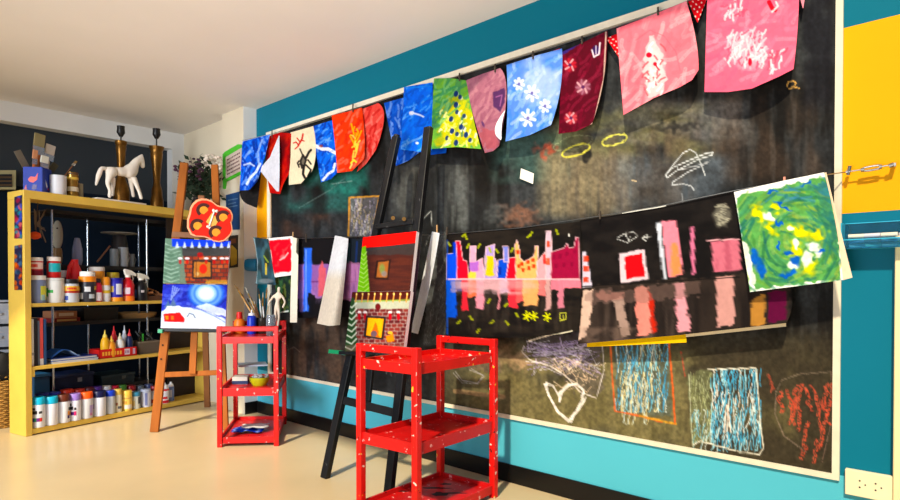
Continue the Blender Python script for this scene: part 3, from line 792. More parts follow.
# black town with coloured houses
def q8(p):
    p.streak((40, 34, 28), .6, 20, 6, 3, .5, .2); p.streak((70, 62, 54), .35, 4, 30, 1, .55, .15, box=(450, 580, 290, 335))
    def hs(pts, c, o=(226, 190, 200)):
        p.poly(pts, c, .95, .5); p.line(pts + [pts[0]], 1.0, o, .7, .15)
    top = 279
    # reflections first
    for x0, x1, y1, c in ((446, 456, 318, (30, 80, 210)), (456, 463, 292, (60, 60, 120)), (462, 468, 311, (206, 60, 70)), (468, 477, 297, (214, 110, 80)), (476, 484, 309, (214, 140, 160)), (484, 500, 290, (176, 120, 130)), (498, 500, 309, (200, 130, 140)), (500, 510, 293, (190, 160, 200)), (508, 517, 308, (226, 70, 80)), (516, 523, 302, (226, 96, 96)), (523, 538, 306, (224, 164, 106)), (538, 545, 296, (222, 120, 120)), (545, 551, 310, (190, 150, 150)), (551, 561, 290, (206, 120, 140)), (558, 564, 308, (196, 120, 140)), (562, 581, 288, (236, 130, 150))):
        p.rect(x0, top, x1, y1, c, .95, 1.2)
    p.rect(450, 280, 510, 292, (170, 140, 150), .5, 3); p.streak((206, 170, 176), .5, 20, 4, 4, .45, .2, box=(447, 545, 279, 296))
    hs([(446, 254), (457, 253), (458, 279), (446, 279)], (30, 76, 226)); p.poly([(453, 242), (457, 242), (458, 254), (453, 256)], (24, 60, 200), .95)
    hs([(456, 241), (460, 241), (463, 260), (467, 261), (469, 279), (457, 279), (457, 258)], (220, 36, 52))
    hs([(470, 246), (476, 246), (476, 262), (483, 258), (484, 279), (470, 279)], (228, 160, 190)); p.rect(470, 262, 479, 271, (150, 90, 190), .85, 1); p.rect(469, 272, 476, 279, (226, 196, 70), .9, 1)
    hs([(486, 247), (495, 244), (494, 257), (497, 262), (497, 279), (484, 279), (485, 258)], (170, 150, 210)); p.poly([(487, 256), (493, 256), (494, 276), (485, 276)], (196, 186, 40), .95, .8)
    hs([(498, 260), (508, 258), (508, 279), (497, 279)], (44, 80, 206)); hs([(503, 246), (508, 246), (509, 262), (504, 262)], (120, 130, 214)); p.rect(499, 267, 501, 275, (30, 40, 130), .9)
    hs([(509, 258), (517, 257), (519, 279), (506, 279)], (228, 44, 56))
    hs([(515, 245), (517, 240), (519.5, 250), (520, 258), (524, 262), (534, 256), (535, 246), (538, 246), (537, 279), (516, 279)], (232, 176, 110))
    for x, y in ((518, 252), (522, 264), (528, 262), (533, 260), (523, 270), (529, 268), (534, 266), (519, 266)): p.rect(x-1.6, y-1.6, x+1.6, y+2, (222, 66, 48), .95, .4)
    hs([(537, 262), (545, 252), (546, 279), (537, 279)], (240, 160, 170)); p.rect(543, 254, 548, 264, (210, 60, 56), .9, .6)
    hs([(546, 231), (551, 231), (552, 252), (551, 279), (546, 279)], (196, 176, 196)); p.rect(547, 241, 550, 247, (222, 80, 60), .95, .4); p.rect(546, 258, 550, 265, (222, 90, 66), .9)
    hs([(551, 252), (564, 248), (567, 243), (569, 248), (574, 247), (576, 237), (579, 238), (580, 279), (551, 279)], (150, 36, 66))
    for x, y in ((554, 257), (560, 256), (567, 254), (575, 252), (556, 266), (564, 265), (572, 264)): p.rect(x-1.5, y-2, x+1.5, y+2, (120, 20, 50), .8, .4)
    p.rect(446, 278.6, 580, 280, (236, 190, 200), .7, .4)
    rs = random.Random(4)
    for x, y in ((449, 244), (464, 235), (479, 246), (490, 250), (466, 237), (497, 251), (512, 250), (531, 234), (468, 246), (557, 232), (529, 236), (489, 301), (471, 318), (459, 322), (492, 322), (507, 323), (478, 331), (506, 305), (517, 315)):
        t = rs.choice((-.9, .8, -.6, 1.1)); p.line([(x-1.6*math.cos(t), y-2.2*math.sin(t)), (x+1.6*math.cos(t), y+2.2*math.sin(t))], 2.2, (150, 160, 36), .85, .2)
    p.blob(569, 235, 1.1, 1.8, (230, 230, 224), .95, .4)
    for x, y in ((527, 316), (534, 316), (547, 317)):
        for k in range(3): t = k*1.05+.3; p.line([(x-3.8*math.cos(t), y-4.6*math.sin(t)), (x+3.8*math.cos(t), y+4.6*math.sin(t))], 1.5, (200, 206, 40), .95)
    p.line([(560, 321), (566, 319), (566, 313), (560, 313), (560, 319), (564, 320), (563, 315)], 1.0, (186, 190, 70), .9)
    p.line([(447, 240), (447, 334)], 1.3, (50, 90, 190), .8, .2); p.line([(532, 340), (560, 334), (572, 331)], 1.8, (230, 226, 200), .8, .1)
lo('painted_paper', [[(446.5, 234.5), (512, 229), (580, 221.5)], [(446, 280), (512, 280), (582, 279)], [(445.5, 336), (512, 338), (561, 334), (578, 330.5)]], q8,
   'black painting of a row of bright coloured houses with yellow stars below', (16, 14, 14), offs=[.12, .125, .125])
# black painting with few towers
def q9(p):
    p.streak((34, 30, 28), .6, 20, 10, 3, .5, .2)
    p.poly([(580, 287), (790, 270), (790, 350), (578, 350)], (44, 36, 32), .9, 2)
    p.streak((96, 82, 74), .6, 6, 60, 2, .5, .2, box=(580, 700, 290, 345)); p.streak((20, 16, 16), .7, 7, 60, 5, .5, .2, box=(580, 790, 284, 345))
    for pts, c in (([(580, 252), (586, 251), (592, 286), (582, 288)], (206, 200, 222)),
                   ([(619, 254), (644, 249), (649, 279), (621, 283)], (220, 200, 212)),
                   ([(656, 223), (661, 222), (666, 276), (667, 279), (664, 279)], (206, 214, 230)),
                   ([(661, 221), (676, 220), (679, 237), (683, 274), (669, 278)], (236, 140, 160)),
                   ([(690, 227), (694, 226), (695, 274), (692, 275)], (214, 120, 156)),
                   ([(711, 242), (739, 239), (741, 270), (714, 272)], (206, 116, 136))):
        p.poly(pts, c, .95, .6)
    for y in (259, 269, 280): p.rect(583.5, y-3, 588.5, y+2.5, (220, 70, 50), .9, .5)
    p.poly([(624, 257), (642, 253), (645, 276), (627, 279)], (232, 30, 34), .95, .8)
    p.poly([(671, 244), (677, 243), (681, 274), (671, 276)], (226, 140, 86), .9, 1)
    p.streak((160, 76, 96), .6, 4, 30, 4, .5, .15, box=(711, 742, 236, 274)); p.line([(707, 240.5), (739, 239)], 1.2, (236, 180, 190), .9, .1)
    wl = (206, 210, 210)
    p.line([(617, 238), (624, 234), (633, 232), (638, 236), (630, 241), (626, 236), (627, 230)], .8, wl, .85, .1); p.line([(617, 239), (623, 241), (628, 243), (630, 237)], .8, wl, .8, .1)
    p.line([(642, 238), (648, 234), (646, 241), (642, 238), (652, 236)], .8, wl, .85, .1)
    p.blob(722, 216, 10, 13, (100, 98, 88), .9, .3, 0, 2, 5); p.scrawl([(714, 206), (728, 208), (716, 216), (730, 220), (718, 226), (724, 208)], 3, 2, .9, (170, 168, 150), .7, .3)
    # reflections
    for pts, c in (([(583, 290), (594, 289), (590, 322), (584, 338), (578, 340), (580, 312)], (226, 196, 180)),
                   ([(612, 300), (622, 296), (630, 334), (622, 337)], (176, 150, 140)),
                   ([(634, 288), (648, 286), (652, 334), (638, 336)], (240, 150, 140)), ([(648, 288), (654, 302), (656, 332), (652, 333)], (206, 60, 50)),
                   ([(674, 284), (684, 282), (690, 331), (678, 333)], (246, 170, 186)), ([(716, 278), (733, 276), (735, 324), (718, 328)], (220, 164, 160)),
                   ([(752, 300), (765, 294), (764, 324), (750, 326)], (196, 140, 70)), ([(768, 292), (786, 290), (786, 320), (768, 324)], (96, 16, 60))):
        p.poly(pts, c, .85, 1.6)
    p.rect(598, 292, 624, 300, (196, 130, 120), .6, 2.5); p.poly([(584, 292), (700, 280), (700, 296), (590, 306)], (120, 96, 90), .45, 4)
    p.streak((120, 100, 90), .5, 8, 6, 6, .45, .2, box=(578, 640, 326, 345))
    p.line([(580, 286.5), (660, 282), (740, 277)], 1.1, (14, 12, 12), .9)
lo('painted_paper', [[(580, 220.5), (660, 207.5), (737, 190.5)], [(581, 286), (660, 281), (786, 268)], [(578, 344), (680, 335), (786.5, 323)]], q9,
   'long black painting of a few pink and red towers with pale reflections', (14, 12, 13), offs=[.115, .11, .11])
lo('paper_strip', [[(586.5, 336), (686, 328)], [(587, 347), (686.5, 342.5)]], None, 'yellow paper edge showing below the long black tower painting', (230, 186, 40), offs=[.09, .09], cat='paper')
lo('paper_strip', [[(685, 326), (786, 312)], [(686, 337.2), (786, 326.5)]], None, 'cream paper edge showing below the right half of the long black painting', (234, 216, 178), offs=[.095, .095], cat='paper')
lo('paper_sheet', [[(622, 213), (666, 204.5)], [(628, 240), (668, 230)]], None, 'white paper whose top edge shows above the long black painting', (228, 228, 222), offs=[.09, .09], cat='paper')
# green abstract painting
def q10(p):
    inner = [(736, 197), (824, 177), (832, 186), (838, 230), (841, 279), (757, 289), (752, 286), (742, 240)]
    p.poly(inner, (92, 158, 84), 1, 2)
    rs = random.Random(9)
    cols = [(66, 132, 64), (106, 156, 66), (44, 112, 84), (136, 176, 92), (74, 146, 100), (40, 104, 74), (150, 168, 66), (30, 96, 96)]
    def ok(x, y): return y > 200-(x-736)*.22
    for k in range(260):
        x = rs.uniform(740, 838); y = rs.uniform(182, 286)
        if not ok(x, y): continue
        t = math.atan2((y-240)*1.1, x-790)+math.pi/2+rs.gauss(0, .25); l = rs.uniform(5, 14)
        c = cols[k % 8]
        if x > 806 and y < 250 and k % 2: c = (40, 112, 110)
        if y < 200 and x > 764 and k % 3 == 0: c = (60, 126, 176)
        p.line([(x-l*math.cos(t), y-l*math.sin(t)), (x+1, y+.6), (x+l*math.cos(t)+3, y+l*math.sin(t)-1)], rs.uniform(1.6, 4.2), c, .55, .2, 1.6)
    p.poly([(814, 186), (826, 178), (838, 232), (839, 262), (830, 236)], (44, 108, 100), .5, 3)
    for (x, y, rx, ry, rot) in ((760, 214, 14, 8, .6), (776, 208, 10, 5, .6), (800, 232, 22, 8, .45), (818, 236, 12, 8, -.5), (796, 250, 12, 12, 0), (810, 266, 9, 13, 0), (772, 228, 12, 5, .9)):
        p.blob(x, y, rx, ry, (226, 216, 36), .8, .8, rot, 4)
        p.blob(x-1, y, rx*.6, ry*.6, (240, 222, 30), .85, .6, rot, 2)
    for (x, y, rx, ry, rot) in ((769, 217, 8.5, 4.6, .7), (790, 229, 4, 3, .4), (813, 247, 9, 6, .3), (807, 259, 7, 10, .2), (796, 244, 4, 7, 0), (793, 266, 6, 5, 0), (818, 254, 5, 4, 0)):
        p.blob(x, y, rx, ry, (240, 243, 238), .95, .5, rot, 2)
    for (x, y, rx, ry, rot) in ((779, 223, 7, 2.8, .5), (795, 261, 5.5, 7.5, -.3), (787, 253, 6, 2.6, 0), (821, 252, 8, 3, -.3), (755, 258, 8, 12, -.3), (789, 274, 12, 4.5, -.2), (761, 271, 7, 10, -.2), (778, 246, 3, 6, 0), (773, 192, 7, 2, -.25), (806, 183, 9, 2.6, -.2), (782, 206, 12, 2, .5)):
        p.blob(x, y, rx, ry, (26, 84, 210), .85, .6, rot, 3)
    p.poly([(740, 238), (747, 244), (756, 284), (750, 288)], (240, 242, 240), .85, 1.5)
    p.tex(.12, 4, 3, 2)
lo('painted_paper', [[(811, 176), (826.3, 172.3)], [(826, 226), (839, 224)], [(843, 280), (852.5, 277.5)]], None, 'cream backing sheet sticking out to the right of the green swirled painting', (238, 212, 184), offs=[.125, .13, .15], cat='paper')
lo('painted_paper', [[(734, 192), (782, 181), (824, 172.3)], [(742, 240), (786, 234), (836, 226)], [(750, 292), (798, 286), (843, 280)]], q10,
   'swirled green, yellow and blue abstract painting at the right end of the lower wire', (242, 244, 242), offs=[.135, .14, .15], curve=.01)

# ------------------------------------------------------------------ wires, pegs, turnbuckle
m_wire = mat('wire_steel', (150, 150, 146), .35, 1.0)
def wire(name, pts, off, r, m, label, kind='wire'):
    return MB().tube([W(x, y, off) for x, y in pts], r, 6).build(name, m, None, label, kind)
wire('hanging_wire', [(272, 134), (390, 97.5), (470, 72.5), (560, 45), (655, 14), (700, -4), (820, -46)], OU-.003, .0025, m_wire, 'upper thin steel wire that holds the row of paintings under the ceiling')
wire('hanging_wire', [(262, 237.5), (300, 238.5), (441, 234.5), (520, 228), (600, 216), (660, 206), (735, 190.5), (790, 180.5), (824, 175.2)], OL+.004, .002, m_wire, 'lower thin steel wire that crosses the middle of the board')
tb = thing('turnbuckle', W(868, 168.5, .03), 'steel turnbuckle tightening the lower wire in front of the yellow wall band', 'turnbuckle')
f = lambda x, y: W(x, y, .035)
MB().tube([W(824, 175.2, OL+.004), f(846, 172)], .002, 6).build('wire_end', m_wire, tb)
MB().tube([f(846, 172), f(850, 171.5)], .006, 8).cyl(f(848, 175), f(850, 166), .006, .006).build('hook', m_wire, tb)
MB().tube([f(850, 171.3), f(863, 169.5)], .0025, 6).build('threaded_rod', m_wire, tb)
b = MB(); b.tube([f(863, 168), f(870, 166.5), f(880, 165)], .004, 6); b.tube([f(863, 171), f(870, 170.5), f(880, 168.5)], .004, 6); b.cyl(f(861, 170), f(864.5, 169.5), .008); b.cyl(f(879, 167), f(882, 166.5), .008)
b.build('buckle_body', m_wire, tb)
MB().tube([f(881, 166.6), f(893, 164.5)], .003, 6).cyl(f(889, 166), f(894, 164.4), .008).build('eye_bolt', m_wire, tb)
MB().bar(W(894, 164.5, -.01), W(894, 164.5, .04), .012, .012).build('wall_bracket', m_wire, tb)

MB().tube([W(242, 140.5, DP+OU), W(256, 137.5, DP*.5+OU), W(272, 134, OU-.003)], .0025, 6).build('hanging_wire', m_wire, None, 'short end of the upper wire running to the corner of the pillar', 'wire')
m_peg = mat('peg_wood', (202, 160, 110), .6); m_pegd = mat('peg_dark', (70, 60, 52), .5); m_pegp = mat('peg_pink', (226, 150, 130), .5)
def peg(px, py, off, h, m, label, lean=0.0, w=.007):
    t = thing('clothespin', W(px, py+h*.5, off), label, 'clothespin', 'clothespins on the wires')
    for s in (-1, 1):
        a = W(px, py+h*.5, off+s*.006); c = W(px+lean, py-h*.5, off+s*.004)
        MB().bar(a, c, w, .006, UW).build('peg_half', m, t)
    MB().cyl(W(px, py, off)-UW*w*.7, W(px, py, off)+UW*w*.7, .004).build('peg_spring', m_wire, t)
for (x, y, l) in ((353, 108, 'orange-red painting'), (459.5, 77, 'green and yellow dotted tree painting'), (495, 68, 'mauve painting'), (533, 55, 'pale blue flower painting'), (582, 40, 'maroon flower painting'), (658, 11, 'salmon pink painting'), (272, 134, 'red and white curled painting')):
    peg(x, y, OU+.004, 8, m_pegd, 'small dark clothespin at the top of the ' + l)
for (x, y, m, l) in ((293, 236, m_peg, 'wooden clothespin at the corner of the red-square sheet'), (306, 238, m_pegd, 'small dark clothespin over the blue tower of the purple town'), (437, 229, m_peg, 'wooden clothespin at the top of the narrow white sheet'), (447, 231, m_pegd, 'small dark clothespin at the left corner of the bright town painting'),
                     (600, 215, m_pegd, 'small dark clothespin at the left end of the long tower painting'), (784.5, 181, m_pegp, 'pink-orange clothespin on the top edge of the green swirled painting')):
    peg(x, y, OL+.008, 8, m, l)
# ================================================================== red trolleys
m_red = mat('chipped_red_enamel', (214, 20, 16), 0.32, var=0.12, scale=9, speck=[((240, 206, 196), .655, 28), ((240, 180, 50), .69, 34), ((60, 20, 20), .68, 44)])
m_redp = mat('red_enamel_tray', (196, 20, 20), 0.38, var=0.18, scale=7, speck=[((230, 160, 160), .66, 34), ((60, 14, 18), .70, 22)])
def cartz(py, sx=493.5, fy=497.0):
    return H - (py-HOR)*H/(fy-HOR)
def at_y(px, py, Y):
    r = ray(px, py); return CAM + r*(Y/r.y)
ZR0, ZR1 = cartz(338.5), cartz(345.5)     # hand rail
ZA0, ZA1 = cartz(352.5), cartz(361.5)     # upper tray rim
ZM0, ZM1 = cartz(420), cartz(430.5)
ZL0, ZL1 = .066, .024

def trolley(P, label, stain=False):
    """P: corner posts L, N, R, B (floor points, centre of each post)"""
    L_, N_, R_, B_ = P
    e1 = (R_ - N_).normalized(); e2 = (L_ - N_).normalized()
    ctr = (L_ + N_ + R_ + B_)/4; ctr.z = 0
    t = thing('trolley', ctr, label, 'trolley', None)
    w = .034
    for p in P:
        MB().box(zrow(p, ZR0/2), e1*(w/2), e2*(w/2), ZV*(ZR0/2)).build('post', m_red, t, bevel=.004)
    for a, c in ((N_, L_), (R_, B_)):
        MB().bar(zrow(a, (ZR0+ZR1)/2-.001), zrow(c, (ZR0+ZR1)/2-.001), w*.9, ZR0-ZR1-.001).build('hand_rail', m_red, t, bevel=.006)
    for i, (z0, z1, nm) in enumerate(((ZA0, ZA1, 'upper_tray'), (ZM0, ZM1, 'middle_tray'), (ZL0, ZL1, 'lower_tray'))):
        b = MB()
        for a, c in ((N_, L_), (L_, B_), (B_, R_), (R_, N_)):
            b.bar(zrow(a, (z0+z1)/2), zrow(c, (z0+z1)/2), .012, z0-z1)
        zf = z1 + (z0-z1)*.35
        b.prism([zrow(q, zf) for q in (N_, R_, B_, L_)], ZV*.006)
        o = b.build(nm, m_redp if i else m_red, t)
        if stain and i == 2:
            sb = MB()
            for (x, y, r1, r2, rt) in ((398, 491, .05, .014, .4), (436, 488, .075, .012, .9), (440, 494, .04, .03, .2), (446, 484, .03, .014, 1.5), (455, 493, .06, .01, 2.6)):
                c = floor_pt(x, y, zf+.0065)
                sb._f([sb.b.verts.new(c + V((math.cos(q*.52)*r1*(1+.25*math.sin(q*2.3+x)), math.sin(q*.52)*r2*(1+.25*math.cos(q*1.7)), 0))) for q in range(12)])
            sb.build('paint_stain', mat('dark_paint_stain', (30, 16, 24), .5), o, label='dark dried paint stains on the lower tray')
    return t

# near trolley: corner posts from the rim of its middle tray
qR = floor_pt(493.5, 497); qR.z = 0
zmid = ZM0
qN = floor_pt(416.5, 443.5, zmid); qL = floor_pt(361, 431.2, zmid); qB = floor_pt(440.5, 411.5, zmid)
cen = (zrow(qR, 0)+zrow(qN, 0)+zrow(qL, 0)+zrow(qB, 0))/4
ea = ((zrow(qR, 0)-zrow(qN, 0))+(zrow(qB, 0)-zrow(qL, 0)))/2; eb = ((zrow(qL, 0)-zrow(qN, 0))+(zrow(qB, 0)-zrow(qR, 0)))/2
print('TROLLEY dims', ea.length, eb.length, math.degrees(ea.angle(eb)))
nearP = (cen-ea/2+eb/2, cen-ea/2-eb/2, cen+ea/2-eb/2, cen+ea/2+eb/2)
near = trolley(nearP, 'large empty red metal trolley with three trays in the foreground', True)
fFL = floor_pt(220, 447); fFR = floor_pt(276.5, 445.6); fBR = floor_pt(284.5, 424); fBL = fFL + (fBR-fFR)
print('TROLLEY2 dims', (fFR-fFL).length, (fBR-fFR).length, math.degrees((fFR-fFL).angle(fBR-fFR)))
far = trolley((fFL, fFR, fBR, fBL), 'red trolley loaded with brushes and bottles, standing beside the wooden easel')

# ================================================================== canvases
m_canvas = paint_mat('painted_canvas', None, .6, .08, 60)
m_edge = mat('white_canvas_edge', (232, 234, 236), .7, var=.03)
def canvas(corners, P, N, th, paint, base, label, nu=90, nv=80):
    """corners: TL, TR, BR, BL in photo pixels on the plane (P, N); N towards the room"""
    c3 = [hit(x, y, P, N) for x, y in corners]
    t = thing('canvas', (c3[2]+c3[3])/2, label, 'painting')
    MB().prism([c + N*-.0006 for c in c3], -N*th).build('stretcher', m_edge, t, label='white canvas edge')
    G = np.empty((nv, nu, 2)); U = np.linspace(0, 1, nu)[None, :, None]; Vv = np.linspace(0, 1, nv)[:, None, None]
    TL, TR, BR, BL = [np.array(c, float) for c in corners]
    G = (TL*(1-U)+TR*U)*(1-Vv) + (BL*(1-U)+BR*U)*Vv
    TL3, TR3, BR3, BL3 = [np.array(c) for c in c3]
    Pp = (TL3*(1-U)+TR3*U)*(1-Vv) + (BL3*(1-U)+BR3*U)*Vv
    pt = Paint(G[..., 0], G[..., 1], base); paint(pt)
    grid_obj('painted_face', Pp, pt.C, m_canvas, t)
    return t

def bricks(p, x0, x1, y0, y1, bw, bh, cols, mortar):
    p.rect(x0, y0, x1, y1, mortar)
    rs = random.Random(5); k = 0; y = y0
    while y < y1:
        x = x0 - (bw/2 if k % 2 else 0)
        while x < x1:
            p.rect(max(x+.4, x0), y+.4, min(x+bw-.4, x1), min(y+bh-.4, y1), cols[rs.randrange(len(cols))], .95, .4); x += bw
        y += bh; k += 1

# ------------------------------------------------------------------ wooden easel
m_wood = mat('pine_easel_wood', (150, 84, 30), .6, var=.22, spec=.1, scale=14, stretch=(1, 1, .12))
m_woodd = mat('dark_easel_wood', (128, 80, 42), .55, var=.18, scale=14, stretch=(1, 1, .12))
m_hole = mat('black_rubber', (18, 18, 18), .5)
m_green = mat('green_plastic', (20, 150, 96), .4)
eL0, eR0 = floor_pt(154.5, 432), floor_pt(225, 430)
eL1, eR1 = at_y(184.5, 163, eL0.y+.36), at_y(214.8, 165, eR0.y+.36)
eN = (eR0-eL0).cross(eL1-eL0).normalized()
if eN.y > 0: eN = -eN
easel = thing('easel', (eL0+eR0)/2, 'tall natural wood easel holding two stacked canvases', 'easel')
MB().bar(eL0, eL1, .062, .03, UW*0+(eR0-eL0)).build('leg', m_wood, easel, bevel=.004)
MB().bar(eR0, eR1, .055, .03, (eR0-eL0)).build('leg', m_wood, easel, bevel=.004)
eb0 = floor_pt(207.5, 407); eb1 = (eL1+eR1)/2 + V((0, .03, -.25))
MB().bar(eb0, eb1, .05, .03, (eR0-eL0)).build('rear_leg', m_woodd, easel, bevel=.004)
def ept(px, py, o=0.0): return hit(px, py, eL0 + eN*o, eN)
MB().bar(ept(158, 375, .0), ept(221, 372.5, .0), .022, .04, eN).build('crossbar', m_wood, easel, bevel=.003)
MB().bar(ept(192.5, 374, .024), ept(196, 300, .024), .05, .02, (eR0-eL0)).build('mast', m_wood, easel, bevel=.003)
MB().bar(ept(172, 234.5, .012), ept(219, 236.5, .012), .02, .045, eN).build('upper_crossbar', m_woodd, easel, bevel=.003)
lg = MB().bar(ept(159, 330.2, .05), ept(226, 331, .05), .07, .02, eN).build('ledge', m_hole, easel)
MB().bar(ept(158.5, 331, .085), ept(163, 331.5, .085), .03, .028, eN).build('ledge_tip', m_green, lg, label='green ledge end')
for (x, y) in ((162.5, 345), (161, 359)):
    MB().cyl(ept(x, y, .0), ept(x, y, .022), .006).build('bolt', m_hole, easel)
def pc1(p):
    p.rect(160, 236, 235, 256, (60, 58, 56))
    p.rect(160, 236, 182, 290, (96, 124, 104))
    for k in range(11): p.line([(163, 243+k*4.0), (171, 246+k*4), (180, 243+k*4)], 1.3, (150, 176, 156), .8, .2)
    p.streak((60, 92, 70), .5, 6, 3, 2, .5, .2, box=(162, 182, 240, 284))
    bricks(p, 180, 229, 256, 284, 6.2, 4.2, [(150, 60, 40), (172, 76, 46), (130, 46, 34), (190, 96, 60)], (60, 40, 36))
    p.poly([(177, 255), (183, 255), (186, 284), (180, 284)], (96, 124, 104), .9, .6)
    p.rect(192, 260.5, 212, 279, (36, 24, 22)); p.rect(193.5, 262, 210.5, 277, (176, 110, 52), 1, .5)
    p.blob(203, 269, 4.5, 5.5, (214, 40, 30), .95, .3); p.blob(197, 274, 2.5, 2.5, (200, 170, 110), .8, .5); p.line([(196, 262), (196, 277)], .8, (90, 50, 30), .8)
    for x in (180, 187, 206, 214, 222, 227): p.blob(x, 258.5, 3, 1.6, (226, 220, 220), .9, .4); p.blob(x, 262, 1.8, 3, (190, 30, 36), .7, .4)
    p.blob(200, 255, 4, 3.4, (190, 34, 34), .9, .4); p.rect(206, 280, 228, 284, (196, 150, 60), .7, .6)
    p.streak((40, 40, 40), .6, 14, 3, 1, .5, .2, box=(178, 230, 246, 257))
    p.rect(172, 236, 232, 246.5, (36, 64, 214))
    for k in range(8): p.poly([(175+k*7.4, 248), (177+k*7.4, 241), (179+k*7.4, 248)], (206, 216, 240), .9)
c1 = canvas([(165.3, 238.4), (230.3, 241), (227.3, 284), (163, 283)], eL0+eN*.085, eN, .022, pc1, (70, 66, 62), 'upper canvas on the wooden easel, a brick fireplace under a blue fringe')
def pc2(p):
    brush(p, [(40, 44, 150), (60, 70, 190), (30, 30, 120), (90, 110, 214)], (161, 228, 284, 312), 90, 3, 14, 20)
    for r, c in ((21, (60, 110, 214)), (17.5, (130, 176, 236)), (15, (70, 120, 216)), (12, (160, 200, 240)), (9, (206, 226, 246)), (6.5, (240, 246, 250))):
        p.blob(206, 293.5, r, r*.84, c, .9, .25)
    p.poly([(160, 312), (178, 306), (196, 308), (212, 314), (230, 322), (230, 332), (158, 332)], (206, 220, 240), 1, 1.5)
    p.poly([(196, 307), (206, 303), (216, 307), (228, 310), (228, 318), (212, 314)], (226, 234, 246), .8, 1)
    p.streak((236, 240, 246), .8, 20, 5, 3, .45, .2, box=(160, 229, 312, 332))
    p.line([(196, 308), (214, 316), (228, 324)], 1.2, (120, 140, 200), .7, .2)
    for k in range(4): p.line([(171+k*1.5, 300-k*2), (173+k*2, 286+k)], 1.2, (150, 170, 226), .8, .3)
    p.poly([(164, 308), (168, 300), (172, 308)], (70, 110, 120), .7, 1); p.poly([(170, 307), (173, 298), (177, 307)], (90, 120, 130), .7, 1)
    p.poly([(163.5, 313), (178, 311), (184, 318), (184, 322), (164, 322)], (206, 34, 34), 1, .4)
    p.poly([(162.5, 314), (167, 306.5), (180, 306), (186, 312), (178, 312.5)], (240, 244, 248), 1, .4)
    p.rect(165, 316, 168.5, 320, (236, 150, 60), .9, .3); p.rect(171, 316, 174, 320, (226, 120, 60), .9, .3)
    p.line([(187, 317), (189, 313.5), (193, 314.5), (195, 318)], 1.0, (60, 70, 90), .8, .2)
c2 = canvas([(163, 284.2), (227.2, 285), (225.3, 328.8), (160.6, 328)], eL0+eN*.085, eN, .022, pc2, (52, 60, 176), 'lower canvas on the wooden easel, a red cabin in snow under a blue moon')
# flower-shaped plaque
fo = [(187.5, 228), (187.6, 220), (189.7, 213.8), (190.6, 208), (193, 203.9), (197, 200.4), (201.8, 199), (207, 199.2), (211.8, 201.2), (217.7, 205.6), (222, 206.6), (227.2, 207.8), (231, 210.5), (233, 214.9), (233, 219), (231.6, 222.6), (232.3, 226), (232.7, 230.3), (231.4, 234.5), (228.3, 238), (224, 241.4), (219.5, 242.4), (214, 241.6), (209.6, 239.1), (205, 237.4), (200.7, 236.9), (195, 236.6), (190.8, 234.7)]
pl = thing('flower_plaque', ept(210, 241, .09), 'red flower-shaped wooden plaque with orange discs on top of the upper easel canvas', 'decoration')
m_peach = mat('peach_edge_paint', (240, 160, 110), .5); m_pr = mat('red_plaque_paint', (208, 28, 2), .5, var=.1, spec=.1)
MB().prism([ept(x, y, .092) for x, y in fo], eN*.014).build('board', m_peach, pl, label='peach-edged backing board')
ctr = (211, 221)
MB().prism([ept(ctr[0]+(x-ctr[0])*.93, ctr[1]+(y-ctr[1])*.93, .106) for x, y in fo], eN*.006).build('red_face', m_pr, pl)
m_or = mat('orange_disc_paint', (236, 150, 34), .45); m_br = mat('dark_brown_ring', (70, 22, 14), .5)
for (x, y) in ((204, 210.3), (223.5, 217.5), (197.8, 226), (216.3, 232.5)):
    w = MB().cyl(ept(x, y, .112), ept(x, y, .114), .056, .056, 24).build('ring', m_br, pl)
    MB().cyl(ept(x, y, .114), ept(x, y, .120), .032, .030, 20).build('disc', m_or, w)
bn_ = MB(); bn_.bar(ept(209.5, 226, .117), ept(214.5, 211, .117), .018, .01, eN)
m_bone = mat('white_bone_paint', (238, 226, 210), .5)
for (x, y) in ((208, 226.6), (210.2, 228), (213.6, 210.4), (216.6, 211.2)): bn_.ball(ept(x, y, .118), .012)
bn_.build('white_centre', m_bone, pl); MB().prism([ept(x, y, .112) for x, y in ((206, 222), (212, 213), (219, 220), (214, 228))], eN*.004).build('yellow_centre', mat('ochre_centre', (226, 160, 60), .5), pl)

# ------------------------------------------------------------------ black easel
m_blk = mat('black_easel_paint', (15, 16, 20), .42, var=.25, scale=20, spec=.3, speck=[((70, 70, 74), .72, 30), ((190, 50, 30), .80, 26)])
kL0, kR0 = floor_pt(325, 478), floor_pt(388.5, 496)
kL1, kR1 = W(396.5, 137, .2), W(428.6, 127.5, .19)
kN = (kR0-kL0).cross(kL1-kL0).normalized()
if kN.y > 0: kN = -kN
kd = (kR0-kL0).normalized()
blk = thing('easel', (kL0+kR0)/2, 'tall black painted easel leaning back against the board behind the near trolley', 'easel')
MB().bar(kL0, kL1, .05, .035, kd).build('leg', m_blk, blk, bevel=.004)
MB().bar(kR0, kR1, .05, .035, kd).build('leg', m_blk, blk, bevel=.004)
MB().cyl(kL1-ZV*.001, kL1+(kL1-kL0).normalized()*.012, .022, .018).build('leg_cap', m_hole, blk)
def kpt(px, py, o=0.0): return hit(px, py, kL0 + kN*o, kN)
MB().bar(kpt(341, 399.5, .0), kpt(397, 413.5, .0), .02, .045, kN).build('crossbar', m_blk, blk, bevel=.003)
MB().bar(kpt(366.5, 411, -.03), kpt(373, 345, -.03), .045, .02, kd).build('mast', m_blk, blk, bevel=.003)
kb = floor_pt(412, 446)
MB().bar(kb, W(404, 240, .14), .03, .02, kd).build('rear_leg', m_blk, blk, bevel=.003)
MB().bar(kpt(376, 227, .03), kpt(414, 221.5, .03), .02, .03, kN).build('clamp_bar', m_blk, blk, bevel=.003)
